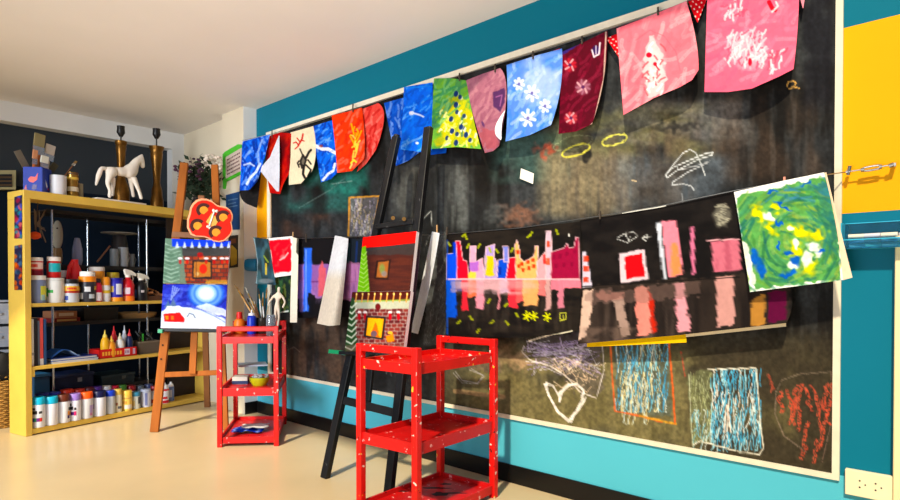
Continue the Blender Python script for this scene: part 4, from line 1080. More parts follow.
for x, y in ((393, 218), (404, 219)):
    MB().cyl(kpt(x, y, .035), kpt(x, y, .055), .012).build('clamp_knob', mat('worn_brass', (120, 90, 50), .4, .8), blk)
kl = MB().bar(kpt(343, 353.5, .05), kpt(408, 352, .05), .07, .02, kN).build('ledge', m_blk, blk)
MB().bar(kpt(330, 351.5, .07), kpt(345, 353, .07), .025, .022, kN).build('ledge_tip', m_green, kl, label='green ledge end')
def pk1(p):
    p.poly([(360, 226), (420, 226), (420, 245), (360, 252)], (46, 44, 46))
    p.poly([(360, 226), (420, 226), (420, 242.5), (360, 248.5)], (246, 16, 12))
    p.rect(355, 255, 420, 296, (62, 28, 24), .95, .8); p.streak((86, 40, 30), .6, 20, 2.5, 2, .5, .15, box=(366, 416, 254, 292))
    p.poly([(360, 248), (366, 246), (371, 298), (353, 298)], (110, 176, 40))
    for k in range(9): p.line([(361-k*.7, 253+k*4.5), (364, 256+k*4.5), (367+k*.3, 252+k*4.5)], 1.0, (180, 214, 120), .7, .2)
    p.poly([(377, 261), (392, 259.5), (389, 280), (375, 279)], (34, 16, 14)); p.poly([(379, 262.5), (390, 261), (388, 278), (377, 277.5)], (140, 84, 44))
    p.blob(383, 269, 4, 7, (96, 120, 60), .8, .6); p.blob(385, 274, 4, 4, (110, 110, 120), .7, .6)
k1 = canvas([(363, 237.2), (416.5, 231.3), (410, 291), (357.3, 291.8)], kL0+kN*.085, kN, .024, pk1, (50, 40, 40), 'upper canvas on the black easel, a dark brown wall under a bright red stripe')
def pk2(p):
    bricks(p, 340, 412, 305, 352, 5.5, 3.8, [(96, 30, 30), (120, 44, 40), (80, 22, 26)], (150, 130, 124))
    p.rect(345, 288, 414, 302, (70, 24, 20)); p.rect(345, 300.5, 414, 309, (166, 170, 150), 1, .5)
    p.line([(352, 302), (410, 300)], 1.6, (130, 160, 60), .8, .2)
    for k in range(9): p.line([(356+k*6.3, 302), (357+k*6.3, 294.5)], 1.3, (206, 150, 80), .95); p.blob(357+k*6.3, 294, 1.1, 1.6, (240, 206, 120), .95, .4)
    p.blob(379, 307, 3.2, 4, (90, 16, 20), .95, .3)
    p.poly([(349, 296), (354, 298), (358, 352), (341, 352)], (34, 66, 34), 1, 1)
    for k in range(8): p.line([(347-k*.6, 304+k*6), (352, 308+k*6), (357, 303+k*6)], 1.5, (206, 214, 196), .85, .2)
    for x in (360, 366, 391, 399): p.blob(x, 312.5, 2.4, 1.8, (226, 220, 220), .9, .4); p.blob(x, 317, 1.9, 4.4, (170, 26, 36), .95, .4)
    p.poly([(367, 316), (387, 317), (384, 340), (364.5, 337)], (24, 20, 26)); p.poly([(369, 318), (385, 319), (382.5, 338), (367, 335.5)], (236, 156, 30))
    p.poly([(371, 336), (376, 322), (381, 337)], (206, 84, 24), .9, 1); p.blob(375, 334, 4, 4, (80, 70, 90), .9, .4)
    p.poly([(387, 336), (394, 334), (395, 341), (388, 342)], (220, 130, 40), .95, .6); p.blob(391, 333, 3, 2, (230, 180, 70), .9, .4)
    p.rect(345, 345, 410, 353, (120, 90, 80), .5, 1)
k2 = canvas([(352.2, 292), (410.8, 291.2), (403.2, 350), (344.5, 352)], kL0+kN*.085, kN, .024, pk2, (90, 60, 56), 'lower canvas on the black easel, a brick fireplace with stockings and a striped tree')

# ================================================================== things on the loaded trolley
m_orp = mat('orange_plastic', (240, 120, 20), .4); m_rdp = mat('red_plastic', (206, 30, 24), .4); m_blp = mat('blue_plastic', (20, 52, 186), .35)
m_wht = mat('white_plastic', (226, 226, 226), .4, var=.04); m_blkp = mat('black_plastic', (20, 20, 22), .4)
m_met = mat('brushed_steel', (170, 174, 178), .25, 1.0); m_gold = mat('gold_ferrule', (190, 150, 70), .35, .9)
ztf = ZA1 + (ZA0-ZA1)*.35 + .0065
def on_tray(px, py, z): return floor_pt(px, py, z)
def pxr(p, w): return w/2*p.y/F
p = on_tray(239.5, 333.5, ztf); r = pxr(p, 10.5)
t = thing('paint_bottle', p, 'orange paint bottle with a red cap on the loaded trolley', 'bottle')
MB().lathe(p, [(r*.95, 0), (r, .01), (r, .085), (r*.8, .11), (r*.45, .118)]).build('body', m_orp, t)
MB().lathe(p+ZV*.116, [(r*.55, 0), (r*.58, .012), (r*.5, .05), (r*.3, .054)]).build('cap', m_rdp, t)
p = on_tray(251.8, 334, ztf); r = pxr(p, 8.8)
t = thing('paint_bottle', p, 'blue paint bottle with a white cap next to the orange bottle on the trolley', 'bottle')
MB().lathe(p, [(r*.95, 0), (r, .01), (r, .125), (r*.8, .14), (r*.5, .145)]).build('body', m_blp, t)
MB().lathe(p+ZV*.143, [(r*.75, 0), (r*.75, .018), (r*.2, .022), (r*.12, .045)]).build('cap', m_wht, t)
m_handle = [mat('brush_handle_tan', (196, 150, 90), .4), mat('brush_handle_black', (30, 26, 24), .4), mat('brush_handle_cream', (222, 206, 170), .4), mat('brush_handle_brown', (110, 66, 36), .45), mat('brush_handle_white', (214, 214, 206), .4)]
m_bris = [mat('bristle_brown', (110, 80, 40), .8), mat('bristle_dark', (40, 30, 24), .8), mat('bristle_grey', (150, 146, 130), .8)]
def paintbrush(p0, p1, w, k, label, group, flat=False, up=True):
    """p0 handle end, p1 bristle end"""
    d = p1-p0; t = thing('paintbrush', p0, label, 'paintbrush', group)
    a = p0+d*.68; c = p0+d*.82
    if flat:
        sd = d.cross(V((0, 1, 0))).normalized()
        MB().bar(p0, a, w*.4, w*.22, sd).build('handle', m_handle[k % 5], t, bevel=.002)
        MB().bar(a, c, w, w*.3, sd).build('ferrule', m_met, t)
        MB().bar(c, p1, w*.98, w*.26, sd).build('bristles', m_bris[k % 3], t, bevel=.003)
    else:
        MB().tube([p0, p0+d*.4, a], [w*.22, w*.5, w*.34]).build('handle', m_handle[k % 5], t)
        MB().tube([a, c], [w*.36, w*.42]).build('ferrule', m_gold, t)
        MB().tube([c, c+(p1-c)*.4, p1], [w*.42, w*.5, w*.1]).build('bristles', m_bris[k % 3], t)
    return t
p = on_tray(262.5, 333.2, ztf); r = pxr(p, 15)
jar = thing('brush_jar', p, 'dark jar crammed with paintbrushes on the loaded trolley', 'jar')
MB().lathe(p, [(r*.9, 0), (r, .01), (r, .12), (r*.9, .125), (r*.88, .12), (r*.88, .012)], cap1=False).build('body', mat('dark_glass_jar', (46, 40, 34), .15), jar)
bs = [((257, 322), (234.5, 284)), ((258, 322), (240, 292)), ((260, 322), (245.5, 287)), ((261, 322), (250, 296)), ((262, 322), (258.5, 288)), ((263, 322), (263, 292)), ((264, 322), (267, 287)), ((265, 322), (271, 293)), ((261, 322), (254, 300)), ((264.5, 322), (262, 299)), ((259, 322), (247, 298))]
bl = ['brush leaning furthest left out of the jar on the loaded trolley', 'brush second from the left, leaning out of the trolley jar', 'brush leaning left above the blue bottle', 'shorter brush just right of the blue bottle cap', 'upright brush left of the middle of the trolley jar', 'upright brush in the middle of the trolley jar', 'tall brush leaning right beside the wooden manikin', 'brush leaning furthest right in the trolley jar, behind the manikin', 'short brush low among the left handles of the trolley jar', 'short brush low in front of the middle handles of the trolley jar', 'low brush fanned left between the orange and blue bottles']
for i, ((x0, y0), (x1, y1)) in enumerate(bs):
    Y = p.y + (i % 3-1)*.02
    paintbrush(at_y(x0, y0, Y), at_y(x1, y1, Y), .014, i, bl[i], 'paintbrushes in the trolley jar')
p = on_tray(271, 335.5, ztf); r = pxr(p, 9.5)
t = thing('glass_jar', p, 'clear glass jar with grey water beside the wooden manikin', 'jar')
MB().lathe(p, [(r*.9, 0), (r, .008), (r, .13), (r*.86, .14), (r*.86, .155)], cap1=False).build('body', mat('cloudy_glass', (190, 200, 206), .08, 0, trans=.7), t)
MB().lathe(p+ZV*.004, [(r*.86, 0), (r*.86, .07)]).build('water', mat('grey_paint_water', (110, 116, 124), .2), t)
# wooden manikin: one continuous skinned body
m_man = mat('pale_manikin_wood', (226, 208, 182), .5, var=.06)
Ym = fBR.y - .06
def skin(name, pts, edges, rad, m, parent=None, sub=2):
    off = rootloc(parent) if parent is not None else V((0, 0, 0))
    me = bpy.data.meshes.new(name); me.from_pydata([tuple(q-off) for q in pts], edges, []); me.materials.append(m)
    o = link(name, me, parent)
    md = o.modifiers.new('skin', 'SKIN'); md.use_smooth_shade = True
    for i, v in enumerate(me.skin_vertices[0].data): v.radius = (rad[i], rad[i]); v.use_root = (i == 0)
    sm = o.modifiers.new('smooth', 'SUBSURF'); sm.levels = sub; sm.render_levels = sub
    return o
mp = lambda x, y, dy=0.0: at_y(x, y, Ym+dy)
man = thing('artist_manikin', mp(277, 331), 'jointed pale wooden artist manikin standing on the loaded trolley', 'manikin')
pts = [mp(277, 307), mp(277.6, 301.5), mp(278.2, 295.5), mp(278.6, 292), mp(279, 289.2), mp(279.2, 286.6),
       mp(273.6, 296.2), mp(270, 301), mp(267.6, 305.5), mp(282.6, 296.4), mp(285.2, 302), mp(282.6, 308),
       mp(275.6, 309.5), mp(275.6, 318), mp(275, 328, -.01), mp(278.6, 309.5), mp(279, 318, -.03), mp(277.6, 328)]
ed = [(0, 1), (1, 2), (2, 3), (3, 4), (4, 5), (2, 6), (6, 7), (7, 8), (2, 9), (9, 10), (10, 11), (0, 12), (12, 13), (13, 14), (0, 15), (15, 16), (16, 17)]
k_ = Ym/F
rad = [3.0*k_, 1.9*k_, 3.2*k_, 1.0*k_, 1.9*k_, 1.4*k_, 1.3*k_, 1.0*k_, .9*k_, 1.3*k_, 1.0*k_, .9*k_, 1.6*k_, 1.2*k_, 1.0*k_, 1.6*k_, 1.2*k_, 1.0*k_]
skin('body', pts, ed, rad, m_man, man)
MB().lathe(mp(277, 331.5), [(.035, -.0), (.035, .012)]).build('stand_base', m_man, man)
# middle tray
zmf = ZM1 + (ZM0-ZM1)*.35 + .0065
p = on_tray(259.5, 385, zmf); r = pxr(p, 19)
t = thing('bowl', p, 'yellow-green bowl with white scraps on the middle tray of the loaded trolley', 'bowl')
MB().lathe(p, [(r*.7, 0), (r, .035), (r*1.0, .06), (r*.95, .06), (r*.66, .008)], cap1=False).build('body', mat('lime_plastic', (196, 206, 24), .4, var=.1), t)
sc = MB(); rs = random.Random(2)
for i in range(12): sc.ball(p+V((rs.uniform(-.6, .6)*r, rs.uniform(-.6, .6)*r, .05+rs.uniform(0, .03))), .018, (1, 1, .7), 8)
sc.build('scraps', mat('paper_scraps', (206, 206, 196), .7, var=.3, scale=30), t, kind='stuff', label='crumpled white and grey scraps')
p = on_tray(240.5, 384, zmf); 
t = thing('paint_packet', p, 'pale packet with a dark blue band on the middle tray, left of the bowl', 'packet')
fx = (fFR-fFL).normalized(); fy = (fBR-fFR).normalized()
MB().box(p+ZV*.028+fy*.03, fx*.055, fy*.06, ZV*.028).build('body', mat('pale_carton', (196, 196, 186), .6, var=.1), t, bevel=.004)
MB().box(p+ZV*.016+fy*.03, fx*.056, fy*.061, ZV*.012).build('band', mat('navy_print', (30, 50, 90), .5), t)
p = on_tray(250, 374, zmf)
MB().box(p+ZV*.08+fx*.02, fx*.11+fy*.03, fy*.1-fx*.02, ZV*.006).build('drawing_pad', mat('pad_paper', (196, 206, 216), .6), None, 'pale drawing pad lying across the packets on the middle tray of the loaded trolley', 'drawing pad', origin=p+ZV*.074)
p = on_tray(262, 369, zmf)
for i, (x0, y0, x1, y1, l) in enumerate(((238, 373, 270, 365, 'long pale brush laid flat across the middle tray, the rear one'), (248, 369, 286, 371, 'pale brush poking out past the right post of the middle tray'))):
    paintbrush(at_y(x0, y0, p.y), at_y(x1, y1, p.y), .014, 2+2*i, l, 'brushes on the middle tray')
# bottom tray
zlf = ZL1 + (ZL0-ZL1)*.35 + .0065
for i, (x, y, w, col, l) in enumerate(((247, 434, .10, (30, 50, 150), 'crumpled blue plastic bag lying on the bottom tray of the loaded trolley'), (254, 430.5, .085, (206, 206, 206), 'folded white papers on the blue bag on the bottom tray of the loaded trolley'))):
    p = on_tray(x, y, zlf + i*.02)
    n = 14; Pg = np.empty((n, n, 3)); rs = np.random.RandomState(3+i)
    for a in range(n):
        for c in range(n):
            q = p + fx*((c/(n-1)-.5)*2*w*(1.05+.1*math.sin(a))) + fy*((.5-a/(n-1))*2*w*.8+.06) + ZV*(.012+.02*vn(np.array([a*.45+i]), np.array([c*.45]), 3)[0]*(1 if i == 0 else .5)+(.006 if i else 0))
            Pg[a, c] = q
    cl = np.empty((n*n, 3)); cl[:] = col
    if i: cl[(np.arange(n*n)//n) % 4 == 1] = (120, 120, 126)
    else: cl[(np.arange(n*n) % n) % 5 == 1] = (120, 140, 206)
    grid_obj('plastic_bag' if i == 0 else 'folded_papers', Pg, cl, m_paper, None, l, 'bag' if i == 0 else 'paper', thick=.004)
# ================================================================== yellow shelf unit
m_yel = mat('yellow_shelf_paint', (218, 180, 76), .4, var=.06, scale=6)
zT = Sp(34.8, 190.8).z; zT0 = Sp(34.8, 199).z
z1 = Sp(33, 303.4).z; z1b = Sp(33, 307).z
z2 = Sp(32.4, 366.8).z; z2b = Sp(32.4, 370.4).z
z3 = Sp(27, 430).z
aR = sa(213, 0); bD = (hit(10.5, HOR, S0, SA) - S0).dot(SB)
print('SHELF', 'len', aR, 'depth', bD, 'z', zT, z1, z2, z3)
bD = max(.24, min(bD, .34))
pw = sa(33, 0)
shelf = thing('shelf_unit', Sl(aR/2, bD/2, 0), 'open yellow shelf unit full of paint jars and spray cans', 'shelf')
def slab(a0, a1, b0, b1, z0, z1_): 
    return MB().prism([Sl(a0, b0, z0), Sl(a1, b0, z0), Sl(a1, b1, z0), Sl(a0, b1, z0)], ZV*(z1_-z0))
slab(0, aR, 0, bD, zT0, zT).build('top_board', m_yel, shelf, bevel=.003)
slab(pw*.7, aR-.03, .004, bD, z1b, z1).build('shelf_board', m_yel, shelf, bevel=.002)
slab(pw*.7, aR-.03, .004, bD, z2b, z2).build('shelf_board', m_yel, shelf, bevel=.002)
slab(pw*.7, aR-.03, .004, bD, .01, z3).build('bottom_board', m_yel, shelf, bevel=.002)
slab(0, pw*.8, 0, bD, 0, zT0).build('side_panel', m_yel, shelf, bevel=.003)
slab(aR-.035, aR, 0, bD, 0, zT0).build('side_panel', m_yel, shelf, bevel=.003)
slab(sa(166, bD), aR-.03, bD-.012, bD-.002, z3, zT0).build('added_dark_infill', mat('added_dark_infill_board', (38, 28, 24), .7, var=.3, scale=8), shelf, label='added dark board behind the right end of the shelves')  # added board that darkens the interior behind the right shelves
for zz in (z2b,): slab(pw*.8, pw*.8+.02, .004, .03, zz-.05, zz).build('bracket', m_yel, shelf)
# picture strips on the outer side panel
def sidept(px, py, o=0.0): return hit(px, py, S0 - SA*o, SA)
for k, (x0, x1, y0, y1, yb) in enumerate(((14.3, 22, 197, 195, 238.5), (14.3, 22, 246, 244.5, 290))):
    R, Cn = 40, 16
    q = [sidept(x0, y0, .003), sidept(x1, y1, .003), sidept(x1, yb, .003), sidept(x0, yb, .003)]
    U = np.linspace(0, 1, Cn)[None, :, None]; Vv = np.linspace(0, 1, R)[:, None, None]
    q = [np.array(v) for v in q]
    Pg = (q[0]*(1-U)+q[1]*U)*(1-Vv)+(q[3]*(1-U)+q[2]*U)*Vv
    Xg = np.broadcast_to(x0+(x1-x0)*np.linspace(0, 1, Cn)[None, :], (R, Cn)); Yg = np.broadcast_to(y0+(yb-y0)*np.linspace(0, 1, R)[:, None], (R, Cn))
    pt = Paint(Xg, Yg, (40, 34, 60)); rs = random.Random(k)
    for i in range(30):
        pt.blob(rs.uniform(x0, x1), rs.uniform(y0, yb), 2.4, 2.6, ([(150, 40, 60), (60, 80, 170), (40, 120, 130), (190, 90, 90)] if k == 0 else [(206, 96, 40), (60, 90, 120), (170, 60, 40), (30, 50, 70)])[i % 4], .8, .4, 0, 1)
    grid_obj('picture_strip', Pg, pt.C, m_canvas, shelf, 'colourful picture strip set in the side panel')

# ------------------------------------------------------------------ containers
def patch(parent, name, c, r, z0, z1_, a0, a1, m, label=None):
    """curved label on a cylinder; angle 0 faces the camera"""
    th0 = math.atan2(-c.y, -c.x)
    n = 10; b = MB()
    A = [th0 + math.radians(a0 + (a1-a0)*i/n) for i in range(n+1)]
    lo_ = [b.b.verts.new(V((c.x+math.cos(t)*r, c.y+math.sin(t)*r, z0))) for t in A]
    hi_ = [b.b.verts.new(V((c.x+math.cos(t)*r, c.y+math.sin(t)*r, z1_))) for t in A]
    for i in range(n): b._f([lo_[i], lo_[i+1], hi_[i+1], hi_[i]], True)
    return b.build(name, m, parent, label, recalc=False)
_cm = {}
def cm(c, rough=.35):
    return mat('paint_%02x%02x%02x' % c, c, rough, var=.05)
def base_pt(px, b, z): 
    p = Sp(px, HOR, b); p.z = z; return p
def rad_of(px, w, b): return w/2*(Sp(px, HOR, b)-CAM).length/F*math.cos(math.atan((px-PX)/F))*1.0
G1 = 'paint jars and bottles on the upper middle shelf'
GS = 'spray cans on the bottom shelf'

def tub(px, w, ytop, z, b, body, lid, label, marks=(), group=G1, name='paint_jar', lidh=.16, cat='jar', neck=1.0, ybase=None):
    p = base_pt(px, b, z); r = rad_of(px, w, b); h = Sp(px, ytop, b).z - z
    t = thing(name, p, label, cat, group)
    hl = h*lidh
    MB().lathe(p, [(r*.94, 0), (r, h*.03), (r, h-hl*1.25), (r*.93, h-hl)]).build('body', cm(body), t)
    MB().lathe(p, [(r*.99*neck, h-hl), (r*1.0*neck, h-hl*.9), (r*1.0*neck, h-hl*.1), (r*.94*neck, h)]).build('lid', cm(lid), t)
    for (f0, f1, a0, a1, c) in marks:
        patch(t, 'label', p, r*1.012, z+h*f0, z+h*f1, a0, a1, cm(c))
    return t
def bottle(px, w, ytop, z, b, body, cap, label, marks=(), group=G1, caph=.18, capw=.6, name='paint_bottle'):
    p = base_pt(px, b, z); r = rad_of(px, w, b); h = Sp(px, ytop, b).z - z; hc = h*caph
    t = thing(name, p, label, 'bottle', group)
    MB().lathe(p, [(r*.94, 0), (r, h*.03), (r, h*.6), (r*.9, h*.72), (r*capw*.8, h-hc), (r*capw*.8, h-hc*.9)]).build('body', cm(body), t)
    MB().lathe(p, [(r*capw, h-hc), (r*capw, h-hc*.3), (r*capw*.7, h)]).build('cap', cm(cap), t)
    for (f0, f1, a0, a1, c) in marks: patch(t, 'label', p, r*1.012, z+h*f0, z+h*f1, a0, a1, cm(c))
    return t

e = .055
tA = tub(37.5, 14.5, 275.5, z1, e+.02, (122, 136, 170), (232, 232, 230), 'grey-blue tub with a white lid at the left end of the upper middle shelf', [(.12, .62, 20, 75, (206, 206, 60)), (.1, .3, 24, 60, (150, 200, 210))])
zz = Sp(37.5, 275.5, e+.02).z + .001
tub(36.5, 11.5, 257.5, zz, e+.02, (196, 40, 46), (240, 236, 232), 'red jar with a white and red label standing on the grey-blue tub', [(.35, .72, -70, 70, (236, 206, 200)), (.45, .62, -50, 10, (214, 60, 50)), (.02, .28, -80, 80, (110, 14, 36))], lidh=.2)
tub(54.5, 17, 278, z1, e+.03, (226, 226, 222), (214, 216, 214), 'big white tub with a green mark beside the grey-blue tub', [(.25, .6, -85, -38, (20, 150, 50)), (.4, .52, -38, -8, (40, 170, 60))], lidh=.1)
zz = Sp(54.5, 278, e+.03).z + .001
tub(54, 12, 257, zz, e+.03, (196, 26, 26), (240, 232, 224), 'red jar with a turquoise label standing on the big white tub', [(.28, .7, -45, 70, (30, 176, 186))], lidh=.2)
tub(71, 14, 279, z1, e, (196, 200, 206), (28, 26, 26), 'grey jar with a black lid and a yellow and red band', [(.5, .7, -85, 85, (236, 180, 40)), (.4, .5, -85, 85, (170, 40, 24)), (.1, .28, -60, -20, (40, 60, 140)), (.55, .64, -30, 40, (214, 60, 30))], lidh=.2)
tub(63.5, 8, 270.5, z1, e+.16, (70, 40, 96), (232, 232, 232), 'small purple jar with a white lid, half hidden behind the grey jar', lidh=.22)
tub(87.5, 15, 271.5, z1, e, (44, 44, 52), (240, 236, 228), 'patterned black and white jar with an orange neck and white lid', [(.66, .84, -89, 89, (240, 140, 20)), (.1, .3, -70, -30, (206, 206, 206)), (.34, .5, -20, 20, (214, 214, 214)), (.38, .5, -89, -55, (214, 170, 40)), (.12, .26, 10, 50, (190, 200, 206)), (.4, .52, 50, 89, (206, 170, 50))], lidh=.17, neck=.9)
tub(97, 14, 267, z1, e+.13, (236, 150, 30), (240, 234, 224), 'orange tub with a white lid in the back row of the upper middle shelf', lidh=.12)
bottle(97.3, 9, 278.5, z1, e-.01, (206, 26, 60), (40, 24, 40), 'crimson bottle with a dark cap and white label', [(.05, .4, -60, 60, (236, 224, 230))], capw=.75)
bottle(105.5, 9, 277, z1, e, (226, 226, 226), (240, 150, 30), 'white bottle with an orange top and yellow label band', [(.34, .46, -80, 80, (226, 190, 50))], caph=.34, capw=.95)
tub(116, 12.5, 278, z1, e, (36, 32, 160), (28, 26, 140), 'blue jar with an orange foot and white label', [(0.0, .18, -89, 89, (240, 150, 24)), (.3, .75, 0, 50, (214, 214, 226)), (.4, .65, -70, -20, (200, 170, 60))], lidh=.1)
tub(113, 11, 272.5, z1, e+.14, (190, 150, 40), (206, 176, 40), 'mustard-lidded jar in the back row behind the blue jar', lidh=.4)
# red jug with handle
p = base_pt(75, e+.12, z1); h = Sp(75, 259.5, e+.12).z - z1; r = rad_of(75, 13.5, e+.12)
t = thing('jug', p, 'red plastic jug with a moulded handle in the back row of the upper middle shelf', 'jug', G1)
m_j = cm((222, 40, 44))
MB().lathe(p, [(r*.95, 0), (r, .01), (r, h*.55), (r*.82, h*.75), (r*.42, h*.92)]).build('body', m_j, t)
MB().lathe(p, [(r*.46, h*.91), (r*.46, h)]).build('cap', m_j, t)
MB().tube([p+SA*(-r*.3)+ZV*h*.95, p-SA*r*.95+ZV*h*.82-SB*.02, p-SA*r*1.15+ZV*h*.6-SB*.02, p-SA*r*.95+ZV*h*.4], .014, 8).build('handle', m_j, t)
# trigger sprays
def spray(px, w, ytop, body, head, label, marks):
    p = base_pt(px, e-.005, z1); h = Sp(px, ytop, e).z - z1; r = rad_of(px, w, e)
    t = thing('trigger_spray_bottle', p, label, 'spray bottle', G1)
    MB().lathe(p, [(r*.94, 0), (r, h*.03), (r, h*.5), (r*.8, h*.62), (r*.38, h*.7), (r*.36, h*.78)]).build('body', cm(body), t)
    hd = MB(); hd.lathe(p, [(r*.45, h*.74), (r*.45, h*.82)])
    hd.prism([p+SA*x*r-SB*.012+ZV*h*z for x, z in ((-.7, .97), (-.5, 1.0), (.5, .95), (1.3, .86), (1.4, .78), (.9, .8), (.3, .8), (-.5, .82))], SB*.024)
    ho = hd.build('spray_head', cm(head), t)
    MB().tube([p+SA*r*.75+ZV*h*.8, p+SA*r*.95+ZV*h*.7, p+SA*r*.8+ZV*h*.62], .005, 6).build('trigger', cm(head), ho)
    for (f0, f1, a0, a1, c) in marks: patch(t, 'label', p, r*1.012, z1+h*f0, z1+h*f1, a0, a1, cm(c))
spray(128, 11.5, 269, (206, 20, 36), (232, 226, 214), 'red trigger spray bottle with an orange foot on the upper middle shelf', [(0, .16, -89, 89, (240, 120, 24)), (.22, .42, -30, 20, (226, 200, 210)), (.3, .4, -80, -40, (226, 150, 60))])
spray(141, 11.5, 273, (22, 22, 26), (226, 222, 206), 'black trigger spray bottle next to the red one', [(.1, .4, -80, -45, (60, 110, 190)), (.3, .38, 0, 30, (190, 180, 180))])
# tray of scraps
t = thing('craft_tray', base_pt(154.5, .09, z1), 'low brown tray of wooden offcuts at the right end of the upper middle shelf', 'tray')
a0_, a1_ = sa(145, .03), sa(164, .03)
slab(a0_, a1_, .03, .2, z1+.001, z1+.04).build('tray_body', cm((92, 60, 40), .7), t)
rs = random.Random(8); sc = MB()
for i in range(16):
    c = Sl(rs.uniform(a0_+.02, a1_-.02), rs.uniform(.05, .16), z1+.05+rs.uniform(0, .05)); d = V((rs.uniform(-1, 1), rs.uniform(-1, 1), rs.uniform(-.4, .4))).normalized()
    sc.cyl(c-d*.03, c+d*.03, rs.uniform(.006, .012), None, 8)
sc.build('offcuts', mat('wood_offcuts', (170, 116, 74), .7, var=.3, scale=25), t, kind='stuff', label='pile of small wooden offcuts')

# ------------------------------------------------------------------ lower middle shelf
books = [(31.8, 3.4, 319, (214, 220, 222), 'white-spined book at the left end of the row of upright books'), (35.6, 3.6, 318, (40, 40, 46), 'black-spined book second from the shelf side'), (38.5, 1.9, 321, (96, 110, 130), 'thin grey book between the black and the pink book'), (41.2, 3.2, 318, (226, 84, 80), 'pink-red spined book with a pale foot in the row of upright books'), (44.8, 2.6, 319, (40, 80, 130), 'blue book at the right end of the row of upright books')]
for (x, w, yt, c, l) in books:
    a0_, a1_ = sa(x-w/2, .03), sa(x+w/2, .03); zt_ = Sp(x, yt, .03).z
    t = thing('book', Sl((a0_+a1_)/2, .1, z2), l, 'book', 'upright books on the lower middle shelf')
    slab(a0_, a1_, .03, .2, z2+.001, zt_).build('cover', cm(c, .5), t, bevel=.002)
    slab(a0_+.003, a1_-.003, .034, .199, z2+.003, zt_+.001).build('pages', cm((226, 220, 206), .7), t)
    if c[0] == 226: slab(a0_-.0005, a1_+.0005, .0295, .06, z2+.001, z2+.05).build('spine_foot', cm((222, 222, 226)), t, label='pale foot of the spine')
    elif c[0] > 200: slab(a0_-.0005, a1_+.0005, .0295, .06, z2+.08, z2+.1).build('spine_band', cm((150, 160, 170)), t)
bz = z2+.001
for i, (x0, x1, b0, b1, th, c, l, rz) in enumerate(((52, 98, .02, .2, .016, (196, 206, 220), 'white book at the bottom of the lying pile', 0), (51, 97, .03, .22, .022, (30, 60, 140), 'blue book lying on top of the white one', .03), (50, 80, .05, .22, .03, (60, 96, 160), 'curled blue magazine at the top of the lying pile', -.05))):
    a0_, a1_ = sa(x0, b0), sa(x1, b0)
    t = thing('book', Sl((a0_+a1_)/2, .12, bz), l, 'book', 'books lying flat on the lower middle shelf')
    if i < 2:
        slab(a0_, a1_, b0, b1, bz, bz+th*.2).build('cover', cm(c, .4), t); slab(a0_+.004, a1_-.004, b0+.004, b1, bz+th*.2, bz+th*.8).build('pages', cm((226, 222, 210), .7), t); slab(a0_, a1_, b0, b1, bz+th*.8, bz+th).build('cover', cm(c, .4), t)
    else:
        n = 20; Pg = np.empty((8, n, 3))
        for j in range(8):
            for k in range(n):
                u = k/(n-1); Pg[j, k] = Sl(a0_+(a1_-a0_)*u, b1-(b1-b0)*j/7, bz+.006+.055*math.sin(math.pi*min(1, u*1.05))**1.3)
        cl = np.empty((8*n, 3)); cl[:] = c; cl[np.arange(8*n) % n > 12] = (150, 176, 206)
        grid_obj('cover', Pg, cl, m_paper, t, thick=.006)
    bz += th+.001
# red box of glue bottles
G2 = 'squeeze bottles in the red box'
a0_, a1_ = sa(98.5, .03), sa(136.5, .03)
t = thing('cardboard_box', Sl((a0_+a1_)/2, .1, z2), 'low red open box with yellow lettering holding squeeze bottles', 'box')
zb1 = Sp(110, 349, .03).z
bx = MB()
for (x0, x1, y0, y1, za, zb_) in ((a0_, a1_, .03, .036, z2+.001, zb1), (a0_, a1_, .174, .18, z2+.001, zb1), (a0_, a0_+.006, .03, .18, z2+.001, zb1), (a1_-.006, a1_, .03, .18, z2+.001, zb1), (a0_, a1_, .03, .18, z2+.001, z2+.006)):
    bx.prism([Sl(x0, y0, za), Sl(x1, y0, za), Sl(x1, y1, za), Sl(x0, y1, za)], ZV*(zb_-za))
bo = bx.build('box_body', cm((214, 28, 24), .45), t)
la = (a1_-a0_)
def frontpatch(parent, name, f0, f1, g0, g1, c):
    MB().quad(Sl(a0_+la*f0, .0285, z2+(zb1-z2)*g0), Sl(a0_+la*f1, .0285, z2+(zb1-z2)*g0), Sl(a0_+la*f1, .0285, z2+(zb1-z2)*g1), Sl(a0_+la*f0, .0285, z2+(zb1-z2)*g1)).build(name, cm(c), parent)
for k in range(7): frontpatch(t, 'letter', .08+k*.075, .08+k*.075+.05, .3, .72, (246, 176, 60))
frontpatch(t, 'white_panel', .66, .8, .2, .85, (226, 214, 226)); frontpatch(t, 'white_panel', .88, .95, .2, .85, (206, 170, 196))
for k in range(3): frontpatch(t, 'letter', .675+k*.04, .7+k*.04, .35, .7, (170, 40, 130))
def squeeze(px, w, ytop, b, body, tip, label, caph=.25):
    p = base_pt(px, b, z2+.007); r = rad_of(px, w, b); h = Sp(px, ytop, b).z - p.z
    t = thing('squeeze_bottle', p, label, 'bottle', G2)
    MB().lathe(p, [(r*.94, 0), (r, .008), (r, h*.5), (r*.8, h*.66), (r*.4, h*.74)]).build('body', cm(body), t)
    MB().lathe(p, [(r*.5, h*.73), (r*.46, h*.8), (r*.2, h*.86), (r*.1, h)]).build('nozzle', cm(tip), t)
squeeze(104.5, 8, 330, .07, (236, 176, 24), (230, 206, 90), 'tall yellow squeeze bottle at the left of the red box')
squeeze(111, 8, 336, .06, (236, 150, 30), (236, 190, 60), 'shorter orange-yellow squeeze bottle in the red box')
squeeze(119.5, 8, 333, .07, (230, 230, 226), (214, 206, 170), 'white squeeze bottle in the middle of the red box')
squeeze(129, 6.6, 329, .07, (24, 34, 74), (206, 40, 46), 'navy squeeze bottle with a red nozzle in the red box')
